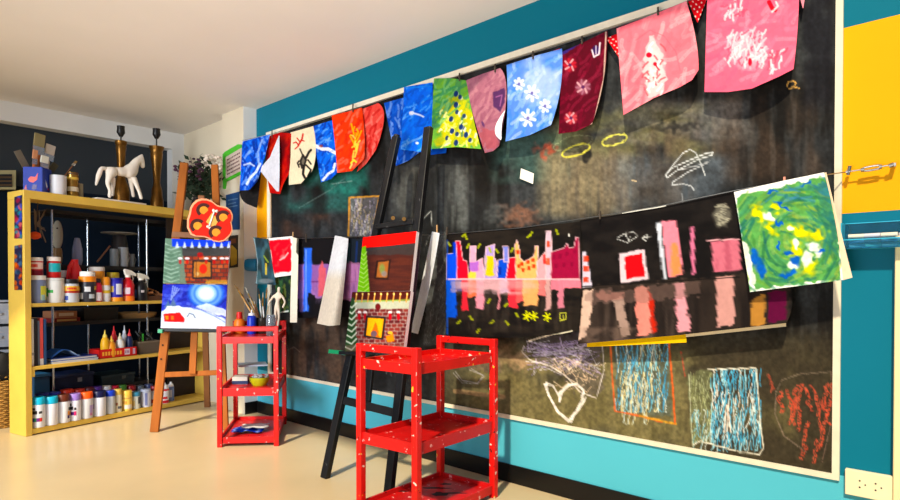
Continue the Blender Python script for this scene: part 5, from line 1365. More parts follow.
squeeze(113.5, 7, 326, .13, (190, 30, 40), (214, 30, 40), 'red squeeze bottle behind the yellow ones in the red box')
squeeze(124, 6, 325.5, .13, (190, 196, 206), (210, 220, 236), 'pale squeeze bottle with a long nozzle behind the white one in the red box')
# grey basket of tools
a0_, a1_ = sa(139, .05), sa(161, .05); zb2 = Sp(150, 342.5, .05).z
t = thing('plastic_basket', Sl((a0_+a1_)/2, .12, z2), 'grey-brown plastic basket of dark tools right of the red box', 'basket')
slab(a0_, a1_, .05, .22, z2+.001, zb2).build('basket_body', cm((96, 84, 72), .6), t)
slab(a0_-.006, a1_+.006, .044, .226, zb2, zb2+.012).build('rim', cm((120, 108, 92), .6), t)
tl = MB(); rs = random.Random(3)
for i in range(9): tl.bar(Sl(a0_+.02+i*(a1_-a0_-.04)/9, .1, zb2+.005), Sl(a0_+.03+rs.uniform(0, a1_-a0_-.05), .16, zb2+.05+rs.uniform(0, .06)), .012, .012)
tl.build('tools', cm((30, 32, 30), .5), t, kind='stuff', label='tangle of dark hand tools')
MB().bar(Sl(a0_+.05, .08, zb2+.013), Sl(a0_+.09, .14, zb2+.07), .014, .01).build('green_tool', cm((60, 170, 60), .4), t, label='green tool handle')

# ------------------------------------------------------------------ spray cans
def can(px, w, ytop, b, body, cap, label, marks=(), capf=.24, nozzle=False):
    p = base_pt(px, b, z3+.0005); r = rad_of(px, w, b); h = Sp(px, ytop, b).z - p.z
    t = thing('spray_can', p, label, 'spray can', GS)
    MB().lathe(p, [(r*.96, 0), (r, .006), (r, h*(1-capf)-.008), (r*.94, h*(1-capf))]).build('body', cm(body, .25), t)
    if nozzle:
        MB().lathe(p, [(r*.94, h*(1-capf)), (r*.7, h*(1-capf*.45)), (r*.35, h*(1-capf*.3)), (r*.3, h)]).build('nozzle', cm(cap, .4), t)
    else:
        MB().lathe(p, [(r*.99, h*(1-capf)), (r*.99, h*.97), (r*.9, h)]).build('cap', cm(cap, .35), t)
    for (f0, f1, a0, a1, c) in marks: patch(t, 'label', p, r*1.012, p.z+h*f0, p.z+h*f1, a0, a1, cm(c))
    return t
rb = [(.2, .32, -60, -38, (40, 60, 170)), (.2, .32, -38, -16, (30, 140, 110)), (.2, .32, -16, 8, (120, 40, 130)), (.2, .32, 8, 30, (214, 50, 40)), (.45, .56, -60, -10, (40, 40, 44)), (.58, .66, -55, -25, (40, 40, 44)), (.46, .54, 2, 30, (60, 60, 64))]
bright = [(.24, .4, -10, 18, (230, 150, 30)), (.22, .34, 18, 48, (90, 30, 130)), (.14, .26, -12, 12, (50, 30, 120)), (.2, .36, 46, 66, (206, 40, 110)), (.42, .54, 0, 40, (36, 36, 40)), (.56, .66, -8, 26, (36, 36, 40)), (.4, .5, 48, 66, (60, 60, 66))]
fb = .04
can(37.3, 12, 397, fb, (222, 226, 234), (24, 182, 220), 'turquoise-capped white spray can nearest the left side of the bottom shelf', rb)
can(49.8, 12.6, 396.5, fb, (224, 226, 236), (24, 176, 216), 'plain white spray can with a turquoise cap, second from the left side of the shelf', [])
can(62.2, 11.6, 394.5, fb, (226, 228, 236), (96, 44, 26), 'brown-capped white spray can with coloured splash print', [(m[0], m[1], m[2]+50, min(m[3]+50, 88), m[4]) for m in bright[:5] if m[2] < 30])
can(73.6, 11.4, 393.5, fb, (224, 226, 238), (150, 120, 206), 'lavender-capped white spray can in the front row', [(m[0], m[1], max(m[2]-52, -88), m[3]-52, m[4]) for m in bright if m[3] > 0])
can(85.3, 12, 392, fb, (206, 206, 210), (240, 90, 20), 'silver spray can with an orange cap in the front row', [(.2, .5, 30, 70, (170, 150, 206)), (.1, .2, 30, 60, (190, 120, 170))])
can(98, 12.4, 391, fb, (220, 222, 234), (20, 26, 70), 'white spray can with a navy cap in the front row', [(.3, .5, -70, -40, (150, 130, 196))])
can(109.2, 9.6, 390.5, fb, (186, 190, 196), (24, 60, 196), 'silver spray can with a bright blue cap in the front row', [])
can(117, 7.6, 389, fb, (214, 206, 180), (206, 176, 80), 'cream spray can with a straw-coloured top, left of the yellow one', [(.3, .42, -60, 0, (150, 90, 60)), (.15, .26, 0, 60, (80, 80, 90))])
can(126, 9.6, 390.5, fb, (232, 196, 90), (240, 200, 80), 'yellow spray can in the front row', [(.35, .5, -50, 0, (206, 150, 60)), (.1, .3, -30, 60, (214, 206, 196)), (.6, .66, -60, 60, (200, 150, 70))])
can(135, 8.2, 392, fb, (196, 200, 190), (60, 140, 176), 'pale spray can with a teal top, right of the yellow one', [(.3, .7, 30, 80, (60, 60, 70)), (.2, .5, -60, -10, (206, 190, 130))])
can(145, 9.5, 389, fb, (206, 210, 228), (176, 184, 206), 'pale lilac spray can left of the easel leg', [(.1, .8, -10, 20, (120, 130, 180))], capf=.18)
can(153.2, 6, 386, fb+.02, (214, 214, 220), (150, 40, 46), 'white spray can half behind the wooden easel leg', [(.1, .3, -50, 50, (180, 30, 40))])
can(163.6, 8.8, 383, fb, (222, 222, 228), (232, 232, 232), 'white and red spray can with a nozzle, just right of the easel leg', [(.02, .16, -89, 89, (196, 24, 36)), (.22, .34, -40, 40, (206, 40, 50)), (.62, .72, -89, 89, (196, 30, 40))], nozzle=True)
can(170.2, 6, 382, fb+.05, (120, 146, 206), (226, 228, 232), 'blue and white spray can with a nozzle, rightmost in the front row', [(.2, .6, -30, 20, (206, 214, 232))], nozzle=True)
back = [(41, 12, 393, (30, 50, 140), 'navy'), (53, 12, 392, (40, 70, 190), 'royal blue'), (66, 12, 389.5, (226, 56, 24), 'vermilion'), (78, 11, 389, (206, 50, 30), 'red-orange'), (88, 10, 387.5, (90, 30, 40), 'dark maroon'), (96, 10, 386.5, (80, 40, 130), 'violet'), (105, 10, 386, (206, 206, 206), 'white'), (113, 9, 386, (200, 24, 60), 'crimson'), (121, 9, 385, (60, 120, 40), 'green'), (130, 9, 385.5, (150, 28, 34), 'dark red'), (139, 8, 385.5, (90, 100, 110), 'grey'), (148, 8, 384, (60, 70, 110), 'slate blue')]
for (x, w, y, c, l) in back:
    can(x, w, y, fb+.12, (170, 172, 176), c, 'spray can with a %s cap in the back row of the bottom shelf' % l)

# ------------------------------------------------------------------ on top of the shelf
# rocking tin, cup, gilt jar
m_tin = mat('blue_tin', (4, 42, 150), .5, var=.1)
pt0 = base_pt(38.5, .12, zT); tw = rad_of(38.5, 25, .12)*.86; th_ = Sp(40, 169, .12).z - zT
ta = math.radians(38); ex_ = (SA*math.cos(ta)+SB*math.sin(ta)); ey_ = (-SA*math.sin(ta)+SB*math.cos(ta))
hw = tw*.78
t = thing('square_tin', pt0, 'blue square tin of wide brushes at the left end of the shelf top', 'tin')
tb_ = MB()
for s in (-1, 1):
    tb_.box(pt0+ex_*hw*s+ZV*th_/2, ex_*.003, ey_*hw, ZV*th_/2); tb_.box(pt0+ey_*hw*s+ZV*th_/2, ex_*hw, ey_*.003, ZV*th_/2)
tb_.box(pt0+ZV*.006, ex_*hw, ey_*hw, ZV*.005)
tb_.build('tin_body', m_tin, t)
for (n_, o_, u_, pts_, c) in (('red_bird', -ex_, -ey_, ((-.5, .5), (-.2, .62), (.3, .6), (.6, .78), (.5, .5), (.1, .38), (-.3, .4)), (220, 60, 40)), ('red_bird', -ex_, -ey_, ((-.9, .12), (-.7, .3), (-.6, .1)), (180, 50, 60)), ('dark_mark', -ex_, -ey_, ((-.1, .1), (.4, .12), (.5, .3), (0, .3)), (60, 40, 110)), ('white_mark', -ey_, ex_, ((-.4, .55), (0, .3), (-.1, .2), (-.3, .3)), (224, 220, 226)), ('red_mark', -ey_, ex_, ((-.1, .16), (.4, .14), (.3, .24)), (170, 30, 46))):
    c0_ = pt0 + o_*(hw+.0045)
    b = MB(); b._f([b.b.verts.new(c0_+u_*hw*x+ZV*th_*z) for x, z in pts_]); b.build(n_, cm(c), t)
GB = 'brushes in the blue tin'
def Sy(px, py, b): return Sp(px, py, b)
def wide(p0, p1, w, hm, bm, label):
    d = p1-p0; tt = thing('wide_brush', p0, label, 'paintbrush', GB); sd = SA
    MB().bar(p0, p0+d*.55, w*.42, .012, sd).build('handle', hm, tt, bevel=.002)
    MB().bar(p0+d*.55, p0+d*.72, w, .016, sd).build('ferrule', m_met, tt)
    MB().bar(p0+d*.72, p1, w*.96, .014, sd).build('bristles', bm, tt, bevel=.003)
bw = (Sp(45, 150, .12)-Sp(35, 150, .12)).length/10
wide(Sy(35, 180, .13), Sy(40, 134, .13), 11*bw, cm((190, 110, 60)), cm((130, 118, 80), .8), 'tallest wide brush standing in the blue tin')
wide(Sy(44, 180, .14), Sy(51, 145, .14), 10*bw, cm((150, 140, 120)), cm((176, 164, 150), .8), 'wide pale-bristled brush leaning right in the blue tin')
wide(Sy(42, 182, .1), Sy(45, 156, .1), 8*bw, cm((196, 190, 170)), cm((206, 202, 186), .8), 'short white wide brush in the middle of the blue tin')
wide(Sy(32, 182, .11), Sy(35.5, 150, .11), 5*bw, cm((206, 110, 60)), cm((190, 130, 90), .8), 'narrow orange-handled brush in the blue tin')
tt = thing('palette_knife', Sy(31, 182, .14), 'wide palette knife leaning left out of the blue tin', 'palette knife', GB)
MB().bar(Sy(31.5, 182, .14), Sy(26, 167, .14), .02, .014, SA).build('handle', cm((60, 50, 44)), tt)
MB().bar(Sy(26, 167, .14), Sy(17, 150.5, .14), .05, .004, SA).build('blade', mat('dull_steel', (130, 126, 110), .35, .9), tt, bevel=.001)
tt = thing('wide_brush', Sy(47, 182, .16), 'dark brush lying low to the right in the blue tin', 'paintbrush', GB)
MB().bar(Sy(46, 180, .16), Sy(51, 170, .16), .015, .012, SA).build('handle', cm((60, 56, 50)), tt); MB().bar(Sy(51, 170, .16), Sy(56, 164, .16), .045, .014, SA).build('bristles', cm((74, 72, 56), .8), tt)
def cup(px, w, ytop, b, m, label, name='cup', cat='cup', bands=()):
    p = base_pt(px, b, zT); r = rad_of(px, w, b); h = Sp(px, ytop, b).z - zT
    t = thing(name, p, label, cat)
    MB().lathe(p, [(r*.95, 0), (r, .006), (r, h), (r*.92, h), (r*.9, .01)], cap1=True).build('body', m, t)
    for (f0, f1, c) in bands: MB().lathe(p, [(r*1.02, h*f0), (r*1.02, h*f1)], cap0=False, cap1=False).build('band', c, t)
    return p, r, h
cup(59, 14.5, 176, .07, mat('white_enamel', (206, 206, 210), .4, var=.04), 'white enamel cup next to the blue tin on the shelf top')
p, r, h = cup(73.5, 10, 173, .08, mat('gilt_glass', (150, 110, 40), .2, .5, var=.3, scale=40), 'gilt striped jar between the white cup and the horse', 'jar', 'jar', [(.22, .4, cm((206, 196, 170))), (.7, .8, cm((206, 170, 60))), (.9, .98, cm((90, 60, 30)))])
paintbrush(Sy(64.5, 176, .07), Sy(76.5, 161, .07), .022, 3, 'dark brush leaning across the white cup towards the gilt jar', None, True)
cup(81, 5, 184, .1, cm((150, 140, 110)), 'little drab pot between the gilt jar and the horse', 'pot', 'pot')
# lamps
m_brass = mat('aged_brass_lamp', (118, 80, 30), .32, .75, var=.25, scale=20); m_socket = mat('black_bakelite', (22, 20, 20), .35)
def lamp(px, b, rows, sock, label, base_y):
    p = base_pt(px, b, zT)
    k = (p-CAM).length*math.cos(math.atan((px-PX)/F))/F
    zy = lambda y: Sp(px, y, b).z - zT
    t = thing('lamp_base', p, label, 'lamp', 'brass lamp bases on the shelf')
    MB().lathe(p, [(max(w, .5)*k/2, max(0, zy(y))) for w, y in rows], 24).build('column', m_brass, t)
    y0, y1, y2 = sock
    s = MB().cyl(p+ZV*zy(y0), p+ZV*zy(y1), .006).build('rod', m_socket, t)
    MB().lathe(p, [(1.6*k, zy(y1)), (2.6*k, zy(y1-2)), (3.8*k, zy(y1-4)), (3.4*k, zy(y2+2)), (3.6*k, zy(y2))]).build('socket', m_socket, t)
lamp(122, .2, [(15, 400), (15, 192), (13, 186), (9, 180), (7, 176), (6.5, 170), (7.5, 160), (8.6, 152), (9.6, 148), (9, 146), (10.5, 145), (11, 141.5), (8, 141)], (141, 137, 126.5), 'brass lamp base behind the white horse on the shelf top', 0)
lamp(157.5, .16, [(12, 400), (12, 201), (10, 196), (9.5, 190), (7, 186), (6, 182), (8, 170), (10.5, 158), (11.4, 154), (10.6, 152), (12.5, 150), (14, 147), (9, 146.5)], (147, 139, 129), 'brass lamp base right of the white horse on the shelf top', 0)
# white horse
m_horse = mat('chalky_white_paint', (232, 222, 208), .6, var=.07, scale=18)
hb = .05
hp = lambda x, y, d=0.0: Sp(x, y, hb+d)
kx = (Sp(115, 180, hb)-Sp(114, 180, hb)).length
zbase = Sp(118, 194, hb).z
horse = thing('toy_horse', base_pt(118, hb, zT), 'white carved toy horse standing on a white board on the shelf top', 'toy horse')
MB().prism([Sl(sa(95.5, hb), hb-.03, zT+.001), Sl(sa(145, hb), hb-.03, zT+.001), Sl(sa(145, hb), hb+.06, zT+.001), Sl(sa(95.5, hb), hb+.06, zT+.001)], ZV*.014).build('base_board', m_horse, horse, bevel=.003)
pts = [hp(120, 172), hp(111, 171.5), hp(130.5, 171.5), hp(134, 166), hp(137, 161), hp(139.6, 157.6), hp(141.6, 161), hp(142.6, 165.4), hp(142.9, 168.4),
       hp(109.5, 176, -.014), hp(107.5, 183.5, -.018), hp(110, 190, -.018), hp(109.6, 198, -.018),
       hp(112, 176, .02), hp(113.4, 183.5, .022), hp(112.4, 190, .022), hp(112.6, 196.5, .022),
       hp(133.2, 177, -.014), hp(136.6, 185, -.018), hp(139.4, 192, -.018), hp(141.6, 199.5, -.018),
       hp(130.6, 177, .02), hp(131.4, 185, .022), hp(132.4, 191, .022), hp(133.6, 197.5, .022),
       hp(106, 168.6), hp(101.4, 168.2), hp(98.6, 175), hp(95.8, 185.5), hp(142.6, 154.6)]
ed = [(0, 1), (0, 2), (2, 3), (3, 4), (4, 5), (5, 6), (6, 7), (7, 8), (1, 9), (9, 10), (10, 11), (11, 12), (1, 13), (13, 14), (14, 15), (15, 16),
      (2, 17), (17, 18), (18, 19), (19, 20), (2, 21), (21, 22), (22, 23), (23, 24), (1, 25), (25, 26), (26, 27), (27, 28), (5, 29)]
rad = [4.8, 5.2, 5.6, 5.0, 4.2, 3.2, 2.9, 2.3, 1.9, 3.4, 2.1, 1.7, 1.7, 3.2, 2.1, 1.7, 1.7, 3.3, 2.2, 1.7, 1.8, 3.1, 2.1, 1.7, 1.7, 1.8, 2.2, 2.4, .9, .7]
skin('body', pts, ed, [q*kx for q in rad], m_horse, horse)
# dried flowers in a dark vase at the right end of the shelf
fb_ = .06
p = base_pt(197, fb_, zT); 
vase = thing('flower_vase', p, 'dark vase of dried white and purple flowers behind the wooden easel', 'vase')
MB().lathe(p, [(.035, 0), (.05, .04), (.045, .1), (.03, .13), (.035, .15)]).build('vase_body', cm((40, 34, 34), .3), vase)
rs = random.Random(12)
st = MB(); lf = MB(); fw = MB(); fp = MB()
neck = p+ZV*.14
for i in range(46):
    x = rs.uniform(177, 222); y = rs.uniform(158, 196) if i % 3 else rs.uniform(156, 176)
    q = at_y(x, y, rs.uniform(4.98, 5.2)); mid = (neck+q)/2+V((rs.uniform(-.02, .02), 0, .04))
    st.tube([neck, mid, q], [.004, .003, .002], 5)
    for k in range(9):
        c = neck.lerp(q, rs.uniform(.35, 1)) + V((rs.uniform(-.03, .03), rs.uniform(-.03, .03), rs.uniform(-.03, .03))); d = V((rs.gauss(0, 1), rs.gauss(0, 1), rs.gauss(0, 1))).normalized(); s = d.orthogonal().normalized()
        lf.quad(c, c+d*.03+s*.016, c+d*.065, c+d*.03-s*.016)
for i in range(36):
    q = at_y(rs.uniform(205, 221.5), rs.uniform(154, 169), rs.uniform(4.98, 5.12)); fw.ball(q, rs.uniform(.010, .02), (1, 1, .7), 7)
for i in range(26):
    q = at_y(rs.uniform(175, 204), rs.uniform(157, 180), rs.uniform(4.95, 5.1)); fp.ball(q, rs.uniform(.010, .019), (1, 1, .7), 7)
st.build('stems', cm((60, 56, 40), .8), vase, kind='stuff'); lf.build('leaves', cm((36, 52, 34), .8), vase, kind='stuff', label='dark green dry leaves', recalc=False)
fw.build('white_blossoms', cm((214, 200, 184), .8), vase, kind='stuff', label='dry white blossoms'); fp.build('purple_blossoms', cm((70, 40, 60), .8), vase, kind='stuff', label='dark purple dry blossoms')

# ------------------------------------------------------------------ wire rack and things behind the shelf
m_chr = mat('chrome_post', (190, 196, 200), .2, 1.0); m_rackb = mat('dark_wire_shelf', (34, 32, 32), .5)
rb0, rb1 = bD+.06, bD+.36
r0_, r1_ = sa(47, rb0), sa(186, rb0)
rack = thing('wire_rack', Sl((r0_+r1_)/2, (rb0+rb1)/2, 0), 'dark wire rack with chrome posts standing behind the yellow shelf', 'rack')
rz = [.22, .72, z1+.13, zT0-.04]
rz[1] = Sp(100, 322, rb0).z; rz[2] = Sp(120, 268, rb0).z
for (x, b) in ((52.5, rb0), (88, rb1), (139, rb1), (147, rb0), (168.5, rb0)):
    q = base_pt(x, b, 0)
    MB().cyl(q, q+ZV*(zT0-.03), .009, None, 10).build('post', m_chr, rack)
for z in rz:
    b = MB()
    for k in range(9):
        bb = rb0+(rb1-rb0)*k/8; b.bar(Sl(r0_, bb, z), Sl(r1_, bb, z), .006, .006 if 0 < k < 8 else .03)
    for k in range(12):
        aa = r0_+(r1_-r0_)*k/11; b.bar(Sl(aa, rb0, z), Sl(aa, rb1, z), .005, .005)
    b.prism([Sl(r0_, rb0, z+.004), Sl(r1_, rb0, z+.004), Sl(r1_, rb1, z+.004), Sl(r0_, rb1, z+.004)], ZV*.004)
    b.build('wire_shelf', m_rackb, rack)
GR = 'things on the wire rack'
def rk(px, b=.0): return rb0+.06+b
def simple(name, cat, label, fn, m, p):
    t = thing(name, p, label, cat, None); return t
# pale cups, plate, vase, mask on the rack's upper level
zr = rz[2]+.008
for (x, w, yt, bo, c, l) in ((114.5, 8, 249, .04, (120, 126, 130), 'grey cup on the wire rack behind the shelf'), (123.5, 9, 247.5, .05, (150, 154, 158), 'paler cup right of the grey one on the wire rack'), (131.5, 6, 254, .06, (96, 100, 104), 'small dim cup on the wire rack, right of the two cups')):
    p = base_pt(x, rb0+bo, zr); r = rad_of(x, w, rb0+bo); h = max(.04, Sp(x, yt, rb0+bo).z-zr)
    t = thing('cup', p, l, 'cup', 'cups on the wire rack')
    MB().lathe(p, [(r*.85, 0), (r, h*.1), (r, h), (r*.9, h), (r*.8, .01)]).build('body', cm(c), t)
    MB().tube([p+SA*r+ZV*h*.8, p+SA*r*1.6+ZV*h*.6, p+SA*r+ZV*h*.25], .005, 6).build('handle', cm(c), t)
p = base_pt(120, rb0+.16, zr)
t = thing('plate', p, 'pale plate lying on a stack of dark bowls on the wire rack', 'plate')
zp = Sp(120, 235, rb0+.16).z
MB().lathe(V((p.x, p.y, zr)), [(.05, 0), (.09, .02), (.06, zp-zr-.04), (.05, zp-zr)]).build('bowl_stack', cm((44, 40, 40)), t)
MB().lathe(V((p.x, p.y, zp)), [(.05, 0), (.15, .012), (.152, .017), (.05, .006)]).build('plate_body', cm((150, 146, 136)), t)
p = base_pt(77.5, rb0+.06, zr); r = rad_of(77.5, 9.5, rb0+.06); h = Sp(77, 238, rb0+.06).z-zr
t = thing('vase', p, 'pale blue-grey bottle-shaped vase on the wire rack above the red jug', 'vase')
MB().lathe(p, [(r*.7, 0), (r, h*.2), (r*.95, h*.6), (r*.6, h*.9), (r*.45, h)]).build('body', cm((130, 140, 176)), t)
p = base_pt(58, rb0+.06, zr); r = rad_of(58, 11, rb0+.06); h = Sp(58, 222, rb0+.06).z-zr
t = thing('carved_mask', p, 'pale carved figure with a brown lower half on the wire rack', 'figurine')
MB().lathe(p, [(r*.5, 0), (r*.7, h*.1), (r*.75, h*.3), (r*.6, h*.4)], sx=1).build('lower_body', cm((120, 90, 50)), t)
MB().ball(p+ZV*h*.7, 1, (r*.95, r*.5, h*.34), 18).build('head', cm((140, 134, 120), .7), t)
MB().cyl(p+ZV*h*.85-SB*r*.35-SA*r*.3, p+ZV*h*.85-SB*r*.55-SA*r*.3, r*.16).build('eye', cm((60, 50, 40)), t)
MB().cyl(p+ZV*h*.85-SB*r*.35+SA*r*.2, p+ZV*h*.85-SB*r*.55+SA*r*.2, r*.16).build('eye', cm((60, 50, 40)), t)
p = base_pt(41, rb0+.02, zr)
t = thing('string_of_gourds', Sp(36, 243, bD-.03), 'orange ball hanging with dark dried twigs inside the left of the shelf', 'ornament')
MB().ball(Sp(35, 235.5, bD-.06), .035, (1.2, 1, .85)).build('orange_ball', cm((226, 80, 24), .5), t)
tw_ = MB(); rs = random.Random(4)
for i in range(14):
    x = rs.uniform(32, 47); y = rs.uniform(206, 250); tw_.tube([Sp(36+rs.uniform(-2, 4), 225, bD-.04), Sp(x, y, bD-.05)], [.006, .004], 5)
tw_.build('twigs', cm((110, 96, 80), .7), t, kind='stuff', label='pale dry twigs'); MB().tube([Sp(36, 232, bD-.06), Sp(37, 215, bD-.05), Sp(38, 201, bD-.05)], .003, 5).build('string', cm((80, 60, 40)), t)
for (x, y0, y1, w, c, l) in ((104, 250, 240, 3.5, (120, 80, 60), 'brown stick leaning on the wire rack beside the cups'),):
    pb = Sp(97, 262, rb0+.05); pb.z = max(pb.z, zr)
    MB().cyl(pb, Sp(110, 246, rb0+.05), .008).build('stick', cm(c), None, l, 'stick')
# boxes on the lower rack levels
zr1 = rz[1]+.008
for i, (x0, x1, yt, c, l, dz) in enumerate(((54, 80, 318.5, (110, 24, 22), 'dark red flat box on the wire rack behind the upright books', 0), (56, 77, 311.5, (140, 90, 60), 'tan flat box lying on the dark red box on the wire rack', 1))):
    a0_, a1_ = sa(x0, rb0+.04), sa(x1, rb0+.04); zlo_ = zr1 if i == 0 else Sp(x0, 318.5, rb0+.04).z+.001; zhi = Sp(x0, yt, rb0+.04).z
    t = thing('flat_box', Sl((a0_+a1_)/2, rb0+.12, zlo_), l, 'box', 'boxes on the wire rack')
    slab(a0_, a1_, rb0+.04, rb0+.25, zlo_, zhi).build('box_body', cm(c, .6), t, bevel=.002)
    slab(a0_+.02, a1_-.03, rb0+.037, rb0+.04, zlo_+(zhi-zlo_)*.3, zlo_+(zhi-zlo_)*.75).build('box_label', cm((190, 150, 90) if i == 0 else (176, 160, 140)), t)
a0_, a1_ = sa(121, rb0+.05), sa(161, rb0+.05)
t = thing('wicker_tray', Sl((a0_+a1_)/2, rb0+.15, zr1), 'round-edged tan tray on the wire rack behind the glue bottles', 'tray')
MB().lathe(Sl((a0_+a1_)/2, rb0+.17, zr1), [((a1_-a0_)*.44, 0), ((a1_-a0_)*.5, .05), ((a1_-a0_)*.5, .056), ((a1_-a0_)*.42, .008)], 28, sx=1).build('tray_body', cm((150, 116, 70), .6), t)
a0_, a1_ = sa(84, rb0+.05), sa(118, rb0+.05)
t = thing('storage_box', Sl((a0_+a1_)/2, rb0+.15, zr1), 'dark storage box on the wire rack between the red box and the tan tray', 'box')
slab(a0_, a1_, rb0+.05, rb0+.28, zr1, zr1+.1).build('box_body', cm((26, 24, 24), .6), t); slab(a0_-.004, a1_+.004, rb0+.046, rb0+.284, zr1+.1, zr1+.115).build('lid', cm((36, 33, 32), .6), t)
# blue crates on the lowest level
zr0 = rz[0]+.008
for (x0, x1, c, l, mk) in ((33, 49, (18, 60, 96), 'teal-blue crate behind the turquoise-capped cans', None), (51, 93, (20, 34, 70), 'wide navy crate with a small pale tag behind the spray cans', (150, 156, 170)), (101, 134, (34, 50, 56), 'dark grey-green crate behind the yellow spray can', (90, 96, 96))):
    b0 = rb0+.03 if x0 > 50 else rb0+.0
    a0_, a1_ = sa(x0, b0), sa(x1, b0); zhi = Sp((x0+x1)/2, 374, b0).z
    t = thing('storage_crate', Sl((a0_+a1_)/2, b0+.12, zr0), l, 'crate', 'crates on the lowest rack level')
    slab(a0_, a1_, b0, b0+.27, zr0, zhi-.02).build('crate_body', cm(c, .5), t, bevel=.004); slab(a0_-.004, a1_+.004, b0-.004, b0+.274, zhi-.02, zhi).build('rim', cm(tuple(min(255, int(v*1.25)) for v in c), .5), t)
    if mk:
        am = a0_+(a1_-a0_)*.6; slab(am, am+.035, b0-.003, b0, (zr0+zhi)/2, (zr0+zhi)/2+.035).build('tag', cm(mk), t)

# ------------------------------------------------------------------ pillar things
def pf(px, py, o=0.0): return hit(px, py, Pc+NW*o, NW)
sg = thing('framed_sign', pf(233, 180, .01), 'green-framed notice with lines of dark writing on the pillar', 'sign')
out = [(223.8, 154.5), (226, 152), (239, 144.5), (242.5, 144.8), (243.6, 148), (243.6, 171), (242, 174), (233, 179), (227, 181.5), (226, 189), (224.2, 189)]
MB().prism([pf(x, y, .002) for x, y in out], NW*.012).build('frame', mat('bright_green_frame', (70, 176, 40), .45), sg)
MB().prism([pf(x, y, .0141) for x, y in ((225.8, 157.2), (241.6, 147.8), (241.6, 170.6), (226, 178.6))], NW*.002).build('panel', cm((190, 172, 160), .6), sg)
m_ink = cm((96, 66, 70), .6)
rs = random.Random(6)
for k in range(5):
    f = .12+k*.175; x = 227.2
    y0 = 157.5+(178-157.5)*f; y1 = 148.5+(170-148.5)*f
    b = MB()
    while x < 239.5:
        w = rs.uniform(.7, 1.7); u0 = (x-226)/15.6; u1 = (x+w-226)/15.6
        b.prism([pf(x, y0+(y1-y0)*u0, .0162), pf(x+w, y0+(y1-y0)*u1, .0162), pf(x+w, y0+(y1-y0)*u1+1.5, .0162), pf(x, y0+(y1-y0)*u0+1.5, .0162)], NW*.0006); x += w+rs.uniform(.3, .6)
    b.build('text_line', m_ink, sg)
ps = thing('poster', pf(233, 229, .004), 'dark blue poster under the green-framed notice on the pillar', 'poster')
MB().prism([pf(x, y, .002) for x, y in ((226, 195), (239.6, 191.5), (239.8, 229.5), (226.5, 230))], NW*.002).build('sheet', cm((20, 62, 110), .6), ps)
for (x0, x1, y) in ((228, 238, 199), (228, 236, 203), (228, 237.5, 206)):
    MB().prism([pf(x0, y+.8, .0042), pf(x1, y-1, .0042), pf(x1, y, .0042), pf(x0, y+1.8, .0042)], NW*.0006).build('text_line', cm((90, 120, 150), .6), ps)
fr = thing('small_picture', pf(233.5, 268, .004), 'small dark picture with an ochre shape, low on the pillar', 'picture')
MB().prism([pf(x, y, .002) for x, y in ((229, 236), (238, 235), (238, 267), (229, 268))], NW*.006).build('frame', cm((44, 36, 28), .5), fr)
MB().prism([pf(x, y, .0082) for x, y in ((230, 249), (232, 245), (237, 250), (237, 264), (231, 266))], NW*.001).build('ochre_shape', cm((176, 140, 40), .6), fr)
MB().prism([pf(x, y, .0082) for x, y in ((231, 239), (236, 238.4), (236, 243), (231, 243.6))], NW*.001).build('brown_shape', cm((110, 60, 30), .6), fr)
# teal cup hanging on the pillar's side
cpt = hit(252, 265, WA + UW*.06, UW)
tc_ = thing('hanging_cup', cpt, 'teal plastic cup fixed sideways on the pillar beside the lower paintings', 'cup')
d_ = (hit(255.5, 265.5, WA + UW*.10, UW) - hit(241, 264, WA + UW*.03, UW)); d_ = V((d_.x, d_.y*.5, 0)).normalized()
c0_ = cpt - d_*.055; c1_ = cpt + d_*.04
MB().lathe(c0_, [(.045, 0), (.052, .02), (.056, .095), (.05, .095), (.046, .02)], 20, d_).build('cup_body', cm((10, 110, 156), .4), tc_)
MB().cyl(c0_+d_*.07, c0_+d_*.086, .049, None, 20).build('cup_inside', cm((60, 170, 206), .5), tc_)
MB().bar(cpt, cpt - UW*.08, .02, .012).build('mount', cm((150, 160, 170)), tc_)

# ------------------------------------------------------------------ left edge
# woven basket with a black liner
bp_ = floor_pt(0, 426); rbk = .16
bs_ = thing('wicker_basket', bp_, 'woven wicker basket with a black liner at the left edge of the photo', 'basket')
m_wick = mat('wicker_weave', (186, 138, 66), .6, var=.45, scale=60, bump=.6, stretch=(1, 1, 2.5))
hb_ = H-(372-HOR)*H/(426-HOR)
b = MB(); n = 26
prof = []
for i in range(n+1):
    z = hb_*i/n; prof.append((rbk*(.72+.28*i/n)+.006*math.sin(i*math.pi), z))
for i in range(n):
    z = hb_*(i+.5)/n; rr = rbk*(.74+.26*i/n)
    b.tube([bp_+V((math.cos(t)*(rr+.004*(1 if (k+i) % 2 else -1)), math.sin(t)*(rr+.004*(1 if (k+i) % 2 else -1)), z)) for k, t in enumerate([2*math.pi*q/28 for q in range(29)])], hb_/n*.52, 6)
b.lathe(bp_, [(rbk*.68, .002), (rbk*.7, .01)])
b.build('weave', m_wick, bs_)
zl1 = H-(353-HOR)*H/(426-HOR)
b = MB(); rg = []
for z, rr in ((hb_-.05, .172), (hb_, .182), (hb_+.03, .175), (zl1-.02, .15), (zl1, .13), (zl1-.04, .11)):
    rg.append([bp_+V((math.cos(t)*(rr+.012*math.sin(t*5+z*20)), math.sin(t)*(rr+.012*math.cos(t*4)), z+.012*math.sin(t*6))) for t in [2*math.pi*k/36 for k in range(36)]])
b.rings(rg).build('liner', mat('black_liner', (20, 18, 17), .6), bs_)
